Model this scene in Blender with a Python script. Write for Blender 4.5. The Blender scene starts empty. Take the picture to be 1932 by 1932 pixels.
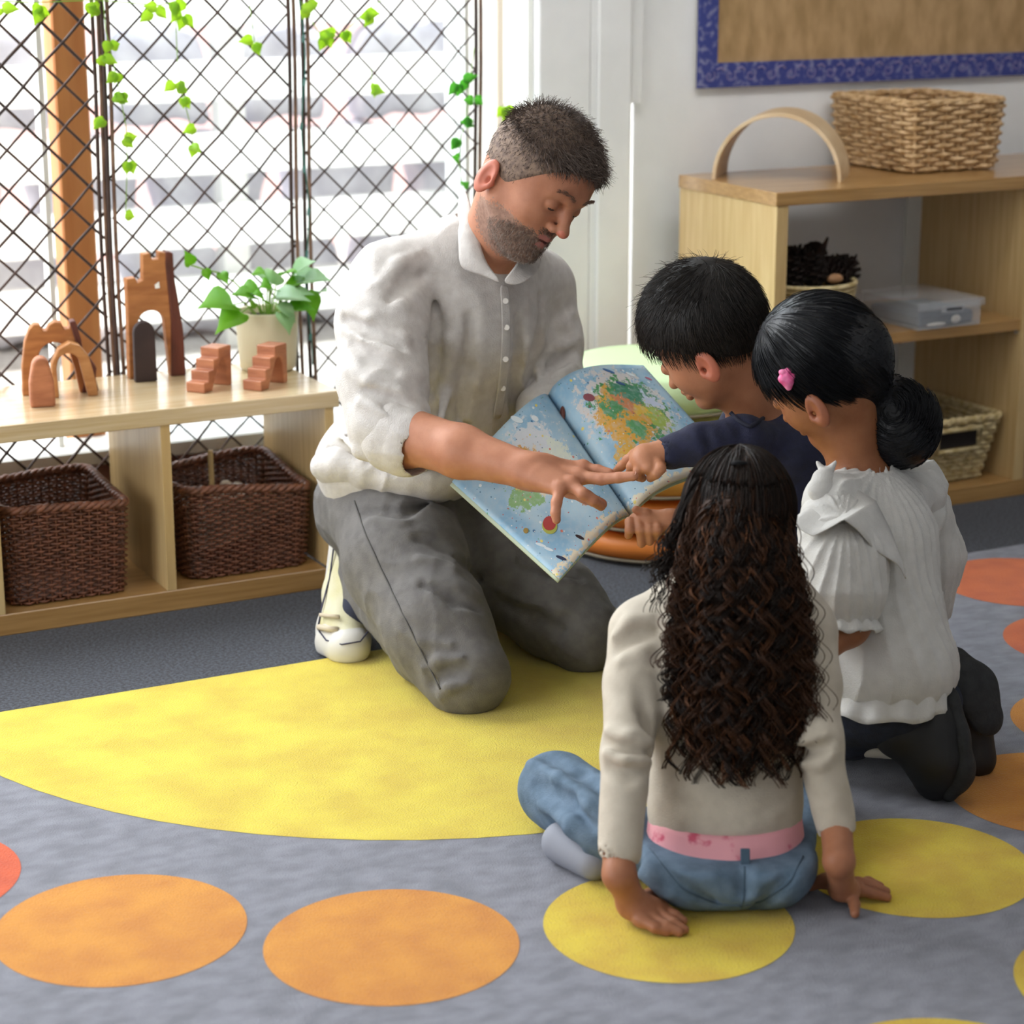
import bpy, math, random
import numpy as np
from mathutils import Vector, Matrix, noise as mnoise

random.seed(7); RNG = np.random.default_rng(7)
scene = bpy.context.scene
COL = scene.collection

# ---------------------------------------------------------------- camera
CAM = np.array([0.0, 0.0, 1.35])
FPX = 4091.57
CF = np.array([0.44451955, 0.85630609, -0.26294914])     # forward
CR = np.array([0.88738706, -0.46102359, -0.0012033])      # right
CD = np.array([-0.12225615, -0.23280277, -0.96480895])    # down
cam_data = bpy.data.cameras.new('camera')
cam = bpy.data.objects.new('camera', cam_data); COL.objects.link(cam)
cam.matrix_world = Matrix(((CR[0], -CD[0], -CF[0], CAM[0]), (CR[1], -CD[1], -CF[1], CAM[1]),
                           (CR[2], -CD[2], -CF[2], CAM[2]), (0, 0, 0, 1)))
cam_data.sensor_width = 36.0
cam_data.lens = FPX / 1932 * 36.0
cam_data.clip_start = 0.1; cam_data.clip_end = 200
cam_data.dof.use_dof = True
cam_data.dof.focus_distance = 3.62
cam_data.dof.aperture_fstop = 4.0
scene.camera = cam

# ---------------------------------------------------------------- world, light, exposure
world = bpy.data.worlds.new('world'); scene.world = world; world.use_nodes = True
bg = world.node_tree.nodes['Background']
bg.inputs['Color'].default_value = (0.93, 0.97, 1.0, 1); bg.inputs['Strength'].default_value = 3.0
scene.view_settings.view_transform = 'Standard'
scene.view_settings.look = 'None'
scene.view_settings.gamma = 1.0
scene.view_settings.exposure = -0.04
scene.view_settings.use_curve_mapping = False

def area(name, loc, target, sx, sy, power, color):
    l = bpy.data.lights.new(name, 'AREA'); l.shape = 'RECTANGLE'; l.size = sx; l.size_y = sy
    l.energy = power; l.color = color
    o = bpy.data.objects.new(name, l); COL.objects.link(o); o.location = loc
    o.rotation_euler = (Vector(target) - Vector(loc)).to_track_quat('-Z', 'Y').to_euler()
    return o
# daylight entering through the tall window behind the trellis
area('window_daylight', (0.75, 4.95, 2.05), (1.3, 2.9, 0.0), 2.9, 1.1, 120, (0.93, 0.97, 1.0))
sun_d = bpy.data.lights.new('sun', 'SUN'); sun_d.energy = 5.0; sun_d.angle = .02; sun_d.color = (1, .98, .94)
sun = bpy.data.objects.new('sun', sun_d); COL.objects.link(sun); sun.rotation_euler = Vector((.25, .62, -1)).to_track_quat('-Z', 'Y').to_euler()
# area lamp for daylight from the left, where the windows continue unseen
area('side_daylight', (-1.9, 2.7, 1.3), (1.8, 3.2, 0.4), 2.4, 1.8, 64, (0.95, 0.98, 1.0))
# soft fill lamps added under the ceiling to lift the room
area('ceiling_fill', (1.6, 2.2, 2.55), (1.6, 2.4, 0), 2.4, 2.4, 10, (1.0, 0.98, 0.97))
area('rear_fill', (0.2, -0.4, 2.5), (1.2, 2.6, 0.3), 2.0, 1.6, 7, (1.0, 0.98, 0.97))

ww = area('wall_fill', (2.7, 3.15, 2.62), (2.9, 4.45, .75), 2.6, .5, 6.5, (1.0, .99, .98)); ww.data.spread = 1.35  # added lamp that only brightens the back wall

# ---------------------------------------------------------------- small helpers
def P(x, y, d):
    """point seen at (x, y) in the photograph, d metres in front of the camera"""
    return CAM + CF * d + CR * ((x - 966) * d / FPX) + CD * ((y - 966) * d / FPX)

def lin(h):
    h = h.lstrip('#'); c = [int(h[i:i+2], 16) / 255 for i in (0, 2, 4)]
    return tuple(x / 12.92 if x <= .04045 else ((x + .055) / 1.055) ** 2.4 for x in c) + (1.0,)

MATS = {}
def mat(name, col, rough=0.7, col2=None, scale=20, stretch=(1, 1, 1), bump=0.0, bscale=None, metal=0.0,
        sheen=0.0, sss=0.0, detail=4, coat=0.0, contrast=(0.35, 0.65), trans=0.0, rot=(0, 0, 0), bstretch=None, spec=None):
    if name in MATS: return MATS[name]
    m = bpy.data.materials.new(name); m.use_nodes = True
    nt = m.node_tree; N = nt.nodes; L = nt.links; b = N['Principled BSDF']
    c = lin(col)
    b.inputs['Base Color'].default_value = c
    b.inputs['Roughness'].default_value = rough
    b.inputs['Metallic'].default_value = metal
    if spec is not None: b.inputs['Specular IOR Level'].default_value = spec
    if sheen: b.inputs['Sheen Weight'].default_value = sheen
    if coat: b.inputs['Coat Weight'].default_value = coat; b.inputs['Coat Roughness'].default_value = 0.2
    if sss:
        b.inputs['Subsurface Weight'].default_value = sss
        b.inputs['Subsurface Radius'].default_value = (0.012, 0.005, 0.003)
        b.inputs['Subsurface Scale'].default_value = 1.0
    if trans: b.inputs['Transmission Weight'].default_value = trans
    tc = N.new('ShaderNodeTexCoord')
    if col2:
        mp = N.new('ShaderNodeMapping'); mp.inputs['Scale'].default_value = stretch; mp.inputs['Rotation'].default_value = rot
        L.new(tc.outputs['Object'], mp.inputs['Vector'])
        nz = N.new('ShaderNodeTexNoise'); nz.inputs['Scale'].default_value = scale; nz.inputs['Detail'].default_value = detail
        L.new(mp.outputs['Vector'], nz.inputs['Vector'])
        r = N.new('ShaderNodeValToRGB'); r.color_ramp.elements[0].color = c; r.color_ramp.elements[1].color = lin(col2)
        r.color_ramp.elements[0].position = contrast[0]; r.color_ramp.elements[1].position = contrast[1]
        L.new(nz.outputs['Fac'], r.inputs['Fac']); L.new(r.outputs['Color'], b.inputs['Base Color'])
    if bump:
        mp2 = N.new('ShaderNodeMapping'); mp2.inputs['Scale'].default_value = bstretch or stretch; mp2.inputs['Rotation'].default_value = rot
        L.new(tc.outputs['Object'], mp2.inputs['Vector'])
        n2 = N.new('ShaderNodeTexNoise'); n2.inputs['Scale'].default_value = bscale or scale * 3; n2.inputs['Detail'].default_value = 3
        L.new(mp2.outputs['Vector'], n2.inputs['Vector'])
        bp = N.new('ShaderNodeBump'); bp.inputs['Strength'].default_value = bump; bp.inputs['Distance'].default_value = 0.004
        L.new(n2.outputs['Fac'], bp.inputs['Height']); L.new(bp.outputs['Normal'], b.inputs['Normal'])
    MATS[name] = m
    return m

def obj(name, verts, faces, m, parent=None, smooth=False, midx=None):
    me = bpy.data.meshes.new(name)
    if isinstance(faces, np.ndarray) and len(faces):
        v = np.asarray(verts, dtype=np.float32); f = faces.astype(np.int32)
        me.vertices.add(len(v)); me.vertices.foreach_set('co', v.ravel())
        k = f.shape[1]
        me.loops.add(f.size); me.loops.foreach_set('vertex_index', f.ravel())
        me.polygons.add(len(f)); me.polygons.foreach_set('loop_start', np.arange(len(f), dtype=np.int32) * k)
        try: me.polygons.foreach_set('loop_total', np.full(len(f), k, dtype=np.int32))
        except Exception: pass
    else:
        me.from_pydata([tuple(map(float, x)) for x in verts], [], [tuple(map(int, x)) for x in faces])
    for q in (m if isinstance(m, (list, tuple)) else [m]): me.materials.append(q)
    if midx is not None: me.polygons.foreach_set('material_index', np.asarray(midx, dtype=np.int32))
    if smooth: me.polygons.foreach_set('use_smooth', np.ones(len(me.polygons), dtype=bool))
    me.update(calc_edges=True); me.validate()
    o = bpy.data.objects.new(name, me); COL.objects.link(o)
    if parent is not None: o.parent = parent; o.matrix_parent_inverse = Matrix.Translation(parent_loc(parent)).inverted()
    return o
def parent_loc(p):
    v = Vector(p.location)
    q = p.parent
    return v if q is None else v
def tag(o, label=None, cat=None, group=None, kind=None):
    for k, v in (('label', label), ('category', cat), ('group', group), ('kind', kind)):
        if v: o[k] = v
    return o
def thing(name, loc, label, cat, group=None):
    o = bpy.data.objects.new(name, None); COL.objects.link(o); o.location = tuple(map(float, loc)); o.empty_display_size = 0.05
    return tag(o, label, cat, group)
def struct(o): o['kind'] = 'structure'; return o

class MB:
    """collects simple solids into one mesh"""
    def __init__(s): s.v = []; s.f = []; s.mi = []; s.cur = 0
    def add(s, v, f):
        n = len(s.v); s.v += [tuple(map(float, x)) for x in v]; s.f += [tuple(i + n for i in q) for q in f]; s.mi += [s.cur] * len(f); return s
    def box(s, a, b, bev=0.0, M=None):
        a = np.minimum(a, b).astype(float) if True else a; b2 = np.maximum(a, b)
        x0, y0, z0 = a; x1, y1, z1 = np.asarray(b2, float)
        if bev <= 0:
            v = [(x, y, z) for z in (z0, z1) for y in (y0, y1) for x in (x0, x1)]
            f = [(0, 2, 3, 1), (4, 5, 7, 6), (0, 1, 5, 4), (2, 6, 7, 3), (0, 4, 6, 2), (1, 3, 7, 5)]
        else:
            e = bev; v = []; f = []; idx = {}
            for cx, sx in ((x0, 1), (x1, -1)):
                for cy, sy in ((y0, 1), (y1, -1)):
                    for cz, sz in ((z0, 1), (z1, -1)):
                        for k in range(3):
                            p = [cx + sx * e, cy + sy * e, cz + sz * e]; p[k] = (cx, cy, cz)[k]
                            idx[(sx, sy, sz, k)] = len(v); v.append(tuple(p))
            S = (1, -1)
            for k in range(3):
                o1, o2 = [i for i in range(3) if i != k]
                for sg in S:
                    q = []
                    for a1, a2 in ((1, 1), (1, -1), (-1, -1), (-1, 1)):
                        t = [0, 0, 0]; t[k] = sg; t[o1] = a1; t[o2] = a2; q.append(idx[(*t, k)])
                    f.append(tuple(q) if (sg == -1) == (k != 1) else tuple(q[::-1]))
            for k in range(3):
                o1, o2 = [i for i in range(3) if i != k]
                for a1 in S:
                    for a2 in S:
                        t1 = [0, 0, 0]; t1[o1] = a1; t1[o2] = a2; t2 = list(t1); t1[k] = 1; t2[k] = -1
                        f.append((idx[(*t1, o1)], idx[(*t1, o2)], idx[(*t2, o2)], idx[(*t2, o1)]))
            for a1 in S:
                for a2 in S:
                    for a3 in S: f.append(tuple(idx[(a1, a2, a3, k)] for k in range(3)))
        if M is not None: v = [tuple(M @ Vector(q)) for q in v]
        return s.add(v, f)
    def tube(s, pts, r, n=6, cap=True):
        pts = [np.asarray(p, float) for p in pts]; m = len(pts)
        rr = r if hasattr(r, '__len__') else [r] * m
        v = []; f = []; up = None
        for i, p in enumerate(pts):
            t = pts[min(i + 1, m - 1)] - pts[max(i - 1, 0)]; t = t / (np.linalg.norm(t) + 1e-9)
            if up is None: up = np.array([0, 0, 1.]) if abs(t[2]) < .9 else np.array([1., 0, 0])
            a = np.cross(t, up); a /= np.linalg.norm(a) + 1e-9; b = np.cross(t, a); up = -b if np.dot(-b, up) > 0 else b
            for k in range(n):
                c = 2 * math.pi * k / n; v.append(p + rr[i] * (a * math.cos(c) + b * math.sin(c)))
        for i in range(m - 1):
            for k in range(n): f.append((i*n+k, i*n+(k+1) % n, (i+1)*n+(k+1) % n, (i+1)*n+k))
        if cap: f.append(tuple(range(n))[::-1]); f.append(tuple((m-1)*n+k for k in range(n)))
        return s.add(v, f)
    def lathe(s, prof, c, n=40):
        v = []; f = []
        for r, z in prof:
            for k in range(n): a = 2*math.pi*k/n; v.append((c[0]+r*math.cos(a), c[1]+r*math.sin(a), c[2]+z))
        for i in range(len(prof)-1):
            for k in range(n): f.append((i*n+k, i*n+(k+1) % n, (i+1)*n+(k+1) % n, (i+1)*n+k))
        return s.add(v, f)
    def prism(s, poly, o, u, w, d, hole=None):
        """2-D outline poly (u, w axes) from origin o extruded along d"""
        o, u, w, d = (np.asarray(q, float) for q in (o, u, w, d)); n = len(poly)
        v = [o+u*a+w*b for a, b in poly] + [o+u*a+w*b+d for a, b in poly]
        return s.add(v, [tuple(range(n))[::-1], tuple(range(n, 2*n))] + [(i, (i+1) % n, n+(i+1) % n, n+i) for i in range(n)])
    def build(s, name, m, parent=None, smooth=False, bevel=0.0):
        o = obj(name, s.v, s.f, m, parent, smooth, midx=s.mi)
        if bevel:
            b = o.modifiers.new('bevel', 'BEVEL'); b.width = bevel; b.segments = 3; b.limit_method = 'ANGLE'; b.angle_limit = 0.6
        return o
def ngon_tri(o):
    t = o.modifiers.new('tri', 'TRIANGULATE'); t.min_vertices = 5; return o

# ---------------------------------------------------------------- signed distance modelling (people, cloth, soft things)
def fr(ax, ay=None):
    """orthonormal frame rows from a main axis"""
    a = np.asarray(ax, float); a = a/np.linalg.norm(a)
    h = np.asarray(ay if ay is not None else ((0, 0, 1) if abs(a[2]) < .9 else (1, 0, 0)), float)
    b = h - a*(a@h); b /= np.linalg.norm(b); return np.array([a, b, np.cross(a, b)])
def cap(a, b, ra, rb, k=0.02, flat=None, sub=False, off=0.0):
    """tapered capsule; flat=(axis, factor) squeezes it along an axis"""
    return dict(t='c', a=np.asarray(a, float), b=np.asarray(b, float), ra=ra, rb=rb, k=k, flat=flat, sub=sub, off=off)
def ell(c, r, F=None, k=0.02, sub=False):
    return dict(t='e', c=np.asarray(c, float), r=np.asarray(r, float), F=np.eye(3) if F is None else F, k=k, sub=sub)
def rbox(c, r, F=None, rad=0.01, k=0.01, sub=False):
    return dict(t='b', c=np.asarray(c, float), r=np.asarray(r, float), F=np.eye(3) if F is None else F, rad=rad, k=k, sub=sub)
def chain(pts, radii, k=0.02, flat=None):
    return [cap(pts[i], pts[i+1], radii[i], radii[i+1], k, flat) for i in range(len(pts)-1)]
def grow(ops, d, lo=None):
    out = []
    for o in ops:
        o = dict(o)
        if o['t'] == 'c': o['ra'] = o['ra']+d; o['rb'] = o['rb']+d
        else: o['r'] = o['r']+d
        out.append(o)
    return out
def inner(ops, d, skip=()):
    """the body inside a garment: every volume thinner, every crease deeper"""
    out = []
    for o in ops:
        if id(o) in skip: continue
        if not o['sub'] and o['t'] == 'c' and min(o['ra'], o['rb']) < d+.008: continue
        out += grow([o], d*1.15 if o['sub'] else -d)
    return out
def pbb(o):
    if o['t'] == 'c':
        R = max(o['ra'], o['rb']); return np.minimum(o['a'], o['b'])-R, np.maximum(o['a'], o['b'])+R
    if o['t'] == 'e': R = o['r'].max()
    else: R = np.linalg.norm(o['r'])+o['rad']
    return o['c']-R, o['c']+R
def pdist(o, X, Y, Z):
    if o['t'] == 'c':
        a = o['a']; ab = o['b']-a; px, py, pz = X-a[0], Y-a[1], Z-a[2]
        if o['flat'] is not None:
            ax, s = o['flat']; ax = np.asarray(ax, float); ax = ax/np.linalg.norm(ax)
            q = (px*ax[0]+py*ax[1]+pz*ax[2])*(1/s-1)
            qa = (ab@ax)*(1/s-1)
            px, py, pz = px+q*ax[0], py+q*ax[1], pz+q*ax[2]; ab = ab+qa*ax
        L = ab@ab+1e-12
        h = np.clip((px*ab[0]+py*ab[1]+pz*ab[2])/L, 0, 1)
        d = np.sqrt((px-h*ab[0])**2+(py-h*ab[1])**2+(pz-h*ab[2])**2)-(o['ra']+(o['rb']-o['ra'])*h)
        if o['flat'] is not None: d = d*(0.5+0.5*min(1, o['flat'][1]))
        return d
    c = o['c']; F = o['F']; px, py, pz = X-c[0], Y-c[1], Z-c[2]
    u = px*F[0, 0]+py*F[0, 1]+pz*F[0, 2]; v = px*F[1, 0]+py*F[1, 1]+pz*F[1, 2]; w = px*F[2, 0]+py*F[2, 1]+pz*F[2, 2]
    r = o['r']
    if o['t'] == 'e':
        k0 = np.sqrt((u/r[0])**2+(v/r[1])**2+(w/r[2])**2); k1 = np.sqrt((u/r[0]**2)**2+(v/r[1]**2)**2+(w/r[2]**2)**2)
        return k0*(k0-1)/np.maximum(k1, 1e-6)
    u, v, w = np.abs(u)-r[0], np.abs(v)-r[1], np.abs(w)-r[2]
    return np.sqrt(np.maximum(u, 0)**2+np.maximum(v, 0)**2+np.maximum(w, 0)**2)+np.minimum(np.maximum(u, np.maximum(v, w)), 0)-o['rad']
def sdf_grid(ops, lo, hi, h, fold=None):
    lo = np.asarray(lo, float); n = np.ceil((np.asarray(hi)-lo)/h).astype(int)+1
    D = np.full(n, 0.08, dtype=np.float32)
    ax = [lo[i]+np.arange(n[i])*h for i in range(3)]
    for o in ops:
        a, b = pbb(o); m = max(o['k'], 0.0)+3*h+0.012
        i0 = np.clip(np.floor((a-m-lo)/h).astype(int), 0, n); i1 = np.clip(np.ceil((b+m-lo)/h).astype(int)+1, 0, n)
        if np.any(i1 <= i0): continue
        s = tuple(slice(i0[i], i1[i]) for i in range(3))
        X = ax[0][s[0]][:, None, None]; Y = ax[1][s[1]][None, :, None]; Z = ax[2][s[2]][None, None, :]
        d = pdist(o, X, Y, Z).astype(np.float32); e = D[s]; k = max(o['k'], 1e-5)
        if o['sub']:
            d = -d; hh = np.maximum(k-np.abs(e-d), 0)/k; D[s] = np.maximum(e, d)+hh*hh*k*0.25
        else:
            hh = np.maximum(k-np.abs(e-d), 0)/k; D[s] = np.minimum(e, d)-hh*hh*k*0.25
    if fold is not None:
        for i in range(0, n[0], 32):
            sl = slice(i, min(i+32, n[0])); X = ax[0][sl][:, None, None]; Y = ax[1][None, :, None]; Z = ax[2][None, None, :]
            D[sl] += fold(X, Y, Z).astype(np.float32)*(np.abs(D[sl]) < 0.04)
    return D, lo
def surface_nets(D, lo, h, holes=()):
    """vertices and quads of the zero surface"""
    S = D < 0
    c = S[:-1, :-1, :-1].astype(np.int8)
    for dx, dy, dz in ((1,0,0),(0,1,0),(0,0,1),(1,1,0),(1,0,1),(0,1,1),(1,1,1)):
        c = c+S[dx:D.shape[0]-1+dx, dy:D.shape[1]-1+dy, dz:D.shape[2]-1+dz]
    cells = np.argwhere((c > 0) & (c < 8))
    if len(cells) == 0: return np.zeros((0, 3)), np.zeros((0, 4), int)
    for a, b in holes:
        p = lo+(cells+0.5)*h; ins = np.all((p > np.asarray(a)+h) & (p < np.asarray(b)-h), axis=1); cells = cells[~ins]
    idx = np.full(c.shape, -1, dtype=np.int32); idx[tuple(cells.T)] = np.arange(len(cells))
    corner = [(0,0,0),(1,0,0),(0,1,0),(1,1,0),(0,0,1),(1,0,1),(0,1,1),(1,1,1)]
    V = np.zeros((len(cells), 3)); W = np.zeros(len(cells))
    dv = [D[cells[:, 0]+a, cells[:, 1]+b, cells[:, 2]+cc] for a, b, cc in corner]
    for i, j in ((0,1),(2,3),(4,5),(6,7),(0,2),(1,3),(4,6),(5,7),(0,4),(1,5),(2,6),(3,7)):
        d0, d1 = dv[i], dv[j]; m = (d0 < 0) != (d1 < 0)
        t = np.where(m, d0/np.where(m, d0-d1, 1), 0); pa = np.array(corner[i]); pb = np.array(corner[j])
        V += m[:, None]*(pa+(pb-pa)*t[:, None]); W += m
    V = lo+(cells+V/W[:, None])*h
    Q = []
    for axn in range(3):
        sl0 = [slice(1, -1)]*3; sl1 = [slice(1, -1)]*3
        sl0[axn] = slice(0, -1); sl1[axn] = slice(1, None)
        A = S[tuple(sl0)]; B = S[tuple(sl1)]; e = np.argwhere(A != B)
        if len(e) == 0: continue
        flip = A[tuple(e.T)]
        e = e+np.array([0 if i == axn else 1 for i in range(3)])
        b1, b2 = (axn+1) % 3, (axn+2) % 3
        def cell(o1, o2):
            q = e.copy(); q[:, b1] -= o1; q[:, b2] -= o2; return idx[tuple(q.T)]
        q = np.stack([cell(1, 1), cell(0, 1), cell(0, 0), cell(1, 0)], 1); q = np.where(flip[:, None], q, q[:, ::-1])
        Q.append(q[np.all(q >= 0, axis=1)])
    return V, (np.concatenate(Q) if Q else np.zeros((0, 4), int))
def smooth_mesh(V, Q, it):
    for _ in range(it):
        A = np.zeros_like(V); n = np.zeros(len(V))
        for i in range(4):
            j = (i+1) % 4
            np.add.at(A, Q[:, i], V[Q[:, j]]); np.add.at(n, Q[:, i], 1); np.add.at(A, Q[:, j], V[Q[:, i]]); np.add.at(n, Q[:, j], 1)
        V = 0.5*V+0.5*A/np.maximum(n, 1)[:, None]
    return V
def bounds(ops, pad=0.02):
    bb = [pbb(o) for o in ops if not o['sub']]
    return np.min([a for a, b in bb], axis=0)-pad, np.max([b for a, b in bb], axis=0)+pad
def sculpt(name, ops, m, parent=None, h=0.005, fine=(), fold=None, it=1, paint=(), lo=None, hi=None, ztrim=None, clip=None, dither=-1):
    """grow one continuous mesh from blended primitives; fine = [(lo, hi, h)] regions sampled finer"""
    blo, bhi = bounds(ops)
    if lo is not None: blo = np.maximum(blo, lo)
    if hi is not None: bhi = np.minimum(bhi, hi)
    Vs = []; Qs = []; n = 0
    for a, b, hh, hol in [(blo, bhi, h, [(f[0], f[1]) for f in fine])]+[(f[0], f[1], f[2], []) for f in fine]:
        D, l = sdf_grid(ops, a, b, hh, fold); V, Q = surface_nets(D, l, hh, hol); del D
        if len(Q) == 0: continue
        V = smooth_mesh(V, Q, it); Vs.append(V); Qs.append(Q+n); n += len(V)
    V = np.concatenate(Vs); Q = np.concatenate(Qs)
    if ztrim is not None: V[:, 2] = np.maximum(V[:, 2], ztrim)
    mi = np.zeros(len(Q), dtype=int)
    if paint or clip:
        C = V[Q].mean(1)
        for o, k in paint:
            J = RNG.normal(0, .0035, C.shape) if k in (dither if isinstance(dither, tuple) else (dither,)) else 0*C
            mi[pdist(o, C[:, 0]+J[:, 0], C[:, 1]+J[:, 1], C[:, 2]+J[:, 2]) < 0] = k
        if clip:
            keep = np.ones(len(Q), bool)
            for o in clip: keep &= pdist(o, C[:, 0], C[:, 1], C[:, 2]) > 0
            Q = Q[keep]; mi = mi[keep]
    o = obj(name, V, Q, m, parent, True, midx=mi)
    o['_n'] = 0; del o['_n']
    o_sur[name+str(id(o))] = (V, Q); LAST['V'] = V; LAST['Q'] = Q
    return o
o_sur = {}; LAST = {}
def normals(V, Q):
    n = np.cross(V[Q[:, 2]]-V[Q[:, 0]], V[Q[:, 3]]-V[Q[:, 1]]); N = np.zeros_like(V)
    for i in range(4): np.add.at(N, Q[:, i], n)
    return N/(np.linalg.norm(N, axis=1)[:, None]+1e-9)
def strands(paths, r0, r1=0.25, sides=3):
    """paths: (n, m, 3) -> thin tubes in one array pair"""
    n, m, _ = paths.shape
    T = np.zeros_like(paths); T[:, 1:-1] = paths[:, 2:]-paths[:, :-2]; T[:, 0] = paths[:, 1]-paths[:, 0]; T[:, -1] = paths[:, -1]-paths[:, -2]
    T /= np.linalg.norm(T, axis=2, keepdims=True)+1e-9
    up = np.where(np.abs(T[..., 2:3]) < .8, np.array([0, 0, 1.]), np.array([1., 0.3, 0]))
    A = np.cross(T, up); A /= np.linalg.norm(A, axis=2, keepdims=True)+1e-9; B = np.cross(T, A)
    r = (r0*np.linspace(1, r1, m))[None, :, None] if not hasattr(r0, 'shape') else (r0[:, None]*np.linspace(1, r1, m)[None])[..., None]
    V = np.stack([paths+r*(A*math.cos(2*math.pi*k/sides)+B*math.sin(2*math.pi*k/sides)) for k in range(sides)], 2)
    base = np.arange(n)[:, None, None]*m*sides+np.arange(m-1)[None, :, None]*sides
    k = np.arange(sides)[None, None, :]; k2 = (np.arange(sides)+1) % sides
    Q = np.stack([base+k, base+k2, base+sides+k2, base+sides+k], -1).reshape(-1, 4)
    return V.reshape(-1, 3), Q
def hair_strands(V, Q, n, flow, length, steps, r, lift=0.4, mask=None, jitter=0.25, curl=0.0, sink=0.003, stay=None, rise=.03, var=.3):
    """roots on a surface, combed along flow(p)"""
    N = normals(V, Q); I = np.arange(len(V))
    if mask is not None: I = I[mask(V)]
    I = RNG.choice(I, n, replace=len(I) < n); p = V[I]+RNG.normal(0, 0.0015, (n, 3)); nn = N[I]; p = p-nn*sink
    ln = length*(1+RNG.uniform(-var, var, n)); out = [p]
    jit = RNG.normal(0, jitter, (n, 3))
    if stay is not None:
        C_, F_, r_ = stay
        rho = lambda p: np.sqrt(np.sum((((p-C_)@F_.T)/r_)**2, 1)); rho0 = rho(p)
    for s in range(steps):
        if stay is not None:
            nn = (((p-C_)@F_.T)/r_**2)@F_; nn /= np.linalg.norm(nn, axis=1)[:, None]+1e-9
            f = flow(p); f = f-nn*np.sum(f*nn, 1)[:, None]; f /= np.linalg.norm(f, axis=1)[:, None]+1e-9
            d = f+jit; d /= np.linalg.norm(d, axis=1)[:, None]+1e-9; p = p+d*(ln/steps)[:, None]
            q = rho0*(1+rise*(s+1)/steps); p = C_+(p-C_)*(q/rho(p))[:, None]; out.append(p); continue
        f = flow(p); f = f-nn*np.sum(f*nn, 1)[:, None]; f /= np.linalg.norm(f, axis=1)[:, None]+1e-9
        d = f+nn*(lift*(1-0.8*s/steps))+jit; d /= np.linalg.norm(d, axis=1)[:, None]+1e-9
        p = p+d*(ln/steps)[:, None]; out.append(p)
    return np.stack(out, 1)

# ================================================================ materials of the room
M_wall = mat('painted_wall', '#ECECEC', 0.75, '#E4E4E4', 6, bump=0.08, bscale=60)
M_white = mat('white_gloss_paint', '#EFEFEA', 0.35, '#E6E6E0', 8)
M_oak = mat('oak_laminate', '#B68E58', 0.30, '#A07844', 9, stretch=(.6, 5, 14), detail=6, bump=0.04, bscale=60, coat=.6)
M_oakv = mat('oak_laminate_upright_lit', '#CFB380', 0.38, '#C0A06C', 9, stretch=(5, 8, .5), detail=6, bump=0.04, bscale=60)  # same oak, paler: light on the side panels put into the colour
M_top = mat('oak_laminate_top_glare', '#D6C19C', 0.17, '#C6AC82', 9, stretch=(.6, 5, 14), detail=6, bump=0.03, bscale=60, coat=.8)  # same oak, lighter: window glare on the top put into the colour
M_carpet = mat('grey_loop_carpet', '#4C505C', 0.95, '#1C1F25', 170, contrast=(.40, .60), bump=0.9, bscale=420, sheen=.15)
M_rug = mat('rug_grey_pile', '#898A95', 0.95, '#72737D', 22, bump=0.7, bscale=330, sheen=.25, stretch=(1, 1.6, 1))
M_ry = mat('rug_yellow_pile', '#D8BE22', 0.95, '#C9A516', 14, bump=0.7, bscale=330, sheen=.25)
M_ry2 = mat('rug_big_yellow_pile', '#DCC830', 0.95, '#CDB220', 10, bump=0.7, bscale=330, sheen=.3)
M_ro = mat('rug_amber_pile', '#D48C1C', 0.95, '#C47A12', 14, bump=0.7, bscale=330, sheen=.25)
M_ro2 = mat('rug_orange_pile', '#D06420', 0.95, '#BE5214', 14, bump=0.7, bscale=330, sheen=.25)
M_rr = mat('rug_rust_pile', '#D2541A', 0.95, '#BE440E', 14, bump=0.7, bscale=330, sheen=.25)

# ---------------------------------------------------------------- floor, walls, ceiling
YW = 4.45
f = MB().box((-2.6, -1.6, -0.06), (6.2, YW+0.15, 0.0)).build('floor', M_carpet); struct(f)
w = MB()
w.box((2.74, YW, 0), (6.2, YW+.12, 2.7)).box((2.634, YW, 0), (2.74, YW+.006, 2.7))
struct(w.build('wall_right_section', M_wall)); w = None
w = MB().box((2.365, YW-.03, 0), (2.50, YW+.12, 2.7), .004).box((2.50, YW-.03, 0), (2.604, YW-.022, 2.7))
struct(MB().box((2.515, YW-.040, 0), (2.604, YW-.030, 2.7), .004).build('trim_2', M_wall))
struct(w.build('wall_pillar', M_wall))
w = MB().box((-2.6, YW, 0), (-.75, YW+.12, 2.7)).box((-.75, YW, 2.35), (2.365, YW+.12, 2.7)).box((2.600, YW-.026, .94), (2.640, YW+.01, 2.7))
struct(w.build('wall_window_side', M_wall))
w = MB().box((-.75, YW+.03, 0), (2.365, YW+.12, .215))
struct(w.build('wall_below_window', mat('brown_brick', '#A97C6B', 0.8, '#8F6455', 14)))
w = MB().box((6.2, -1.6, 0), (6.3, YW+.12, 2.7)); struct(w.build('wall_right', M_wall))
w = MB().box((-2.6, -1.7, 0), (6.2, -1.6, 2.7)); struct(w.build('wall_rear', M_wall))
w = MB().box((-2.7, -1.6, 0), (-2.6, YW+.12, 2.7)); struct(w.build('wall_left', M_wall))
w = MB().box((-2.7, -1.7, 2.7), (6.3, YW+.12, 2.8)); struct(w.build('ceiling', mat('ceiling_paint', '#E8E8E4', .9)))

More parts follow.
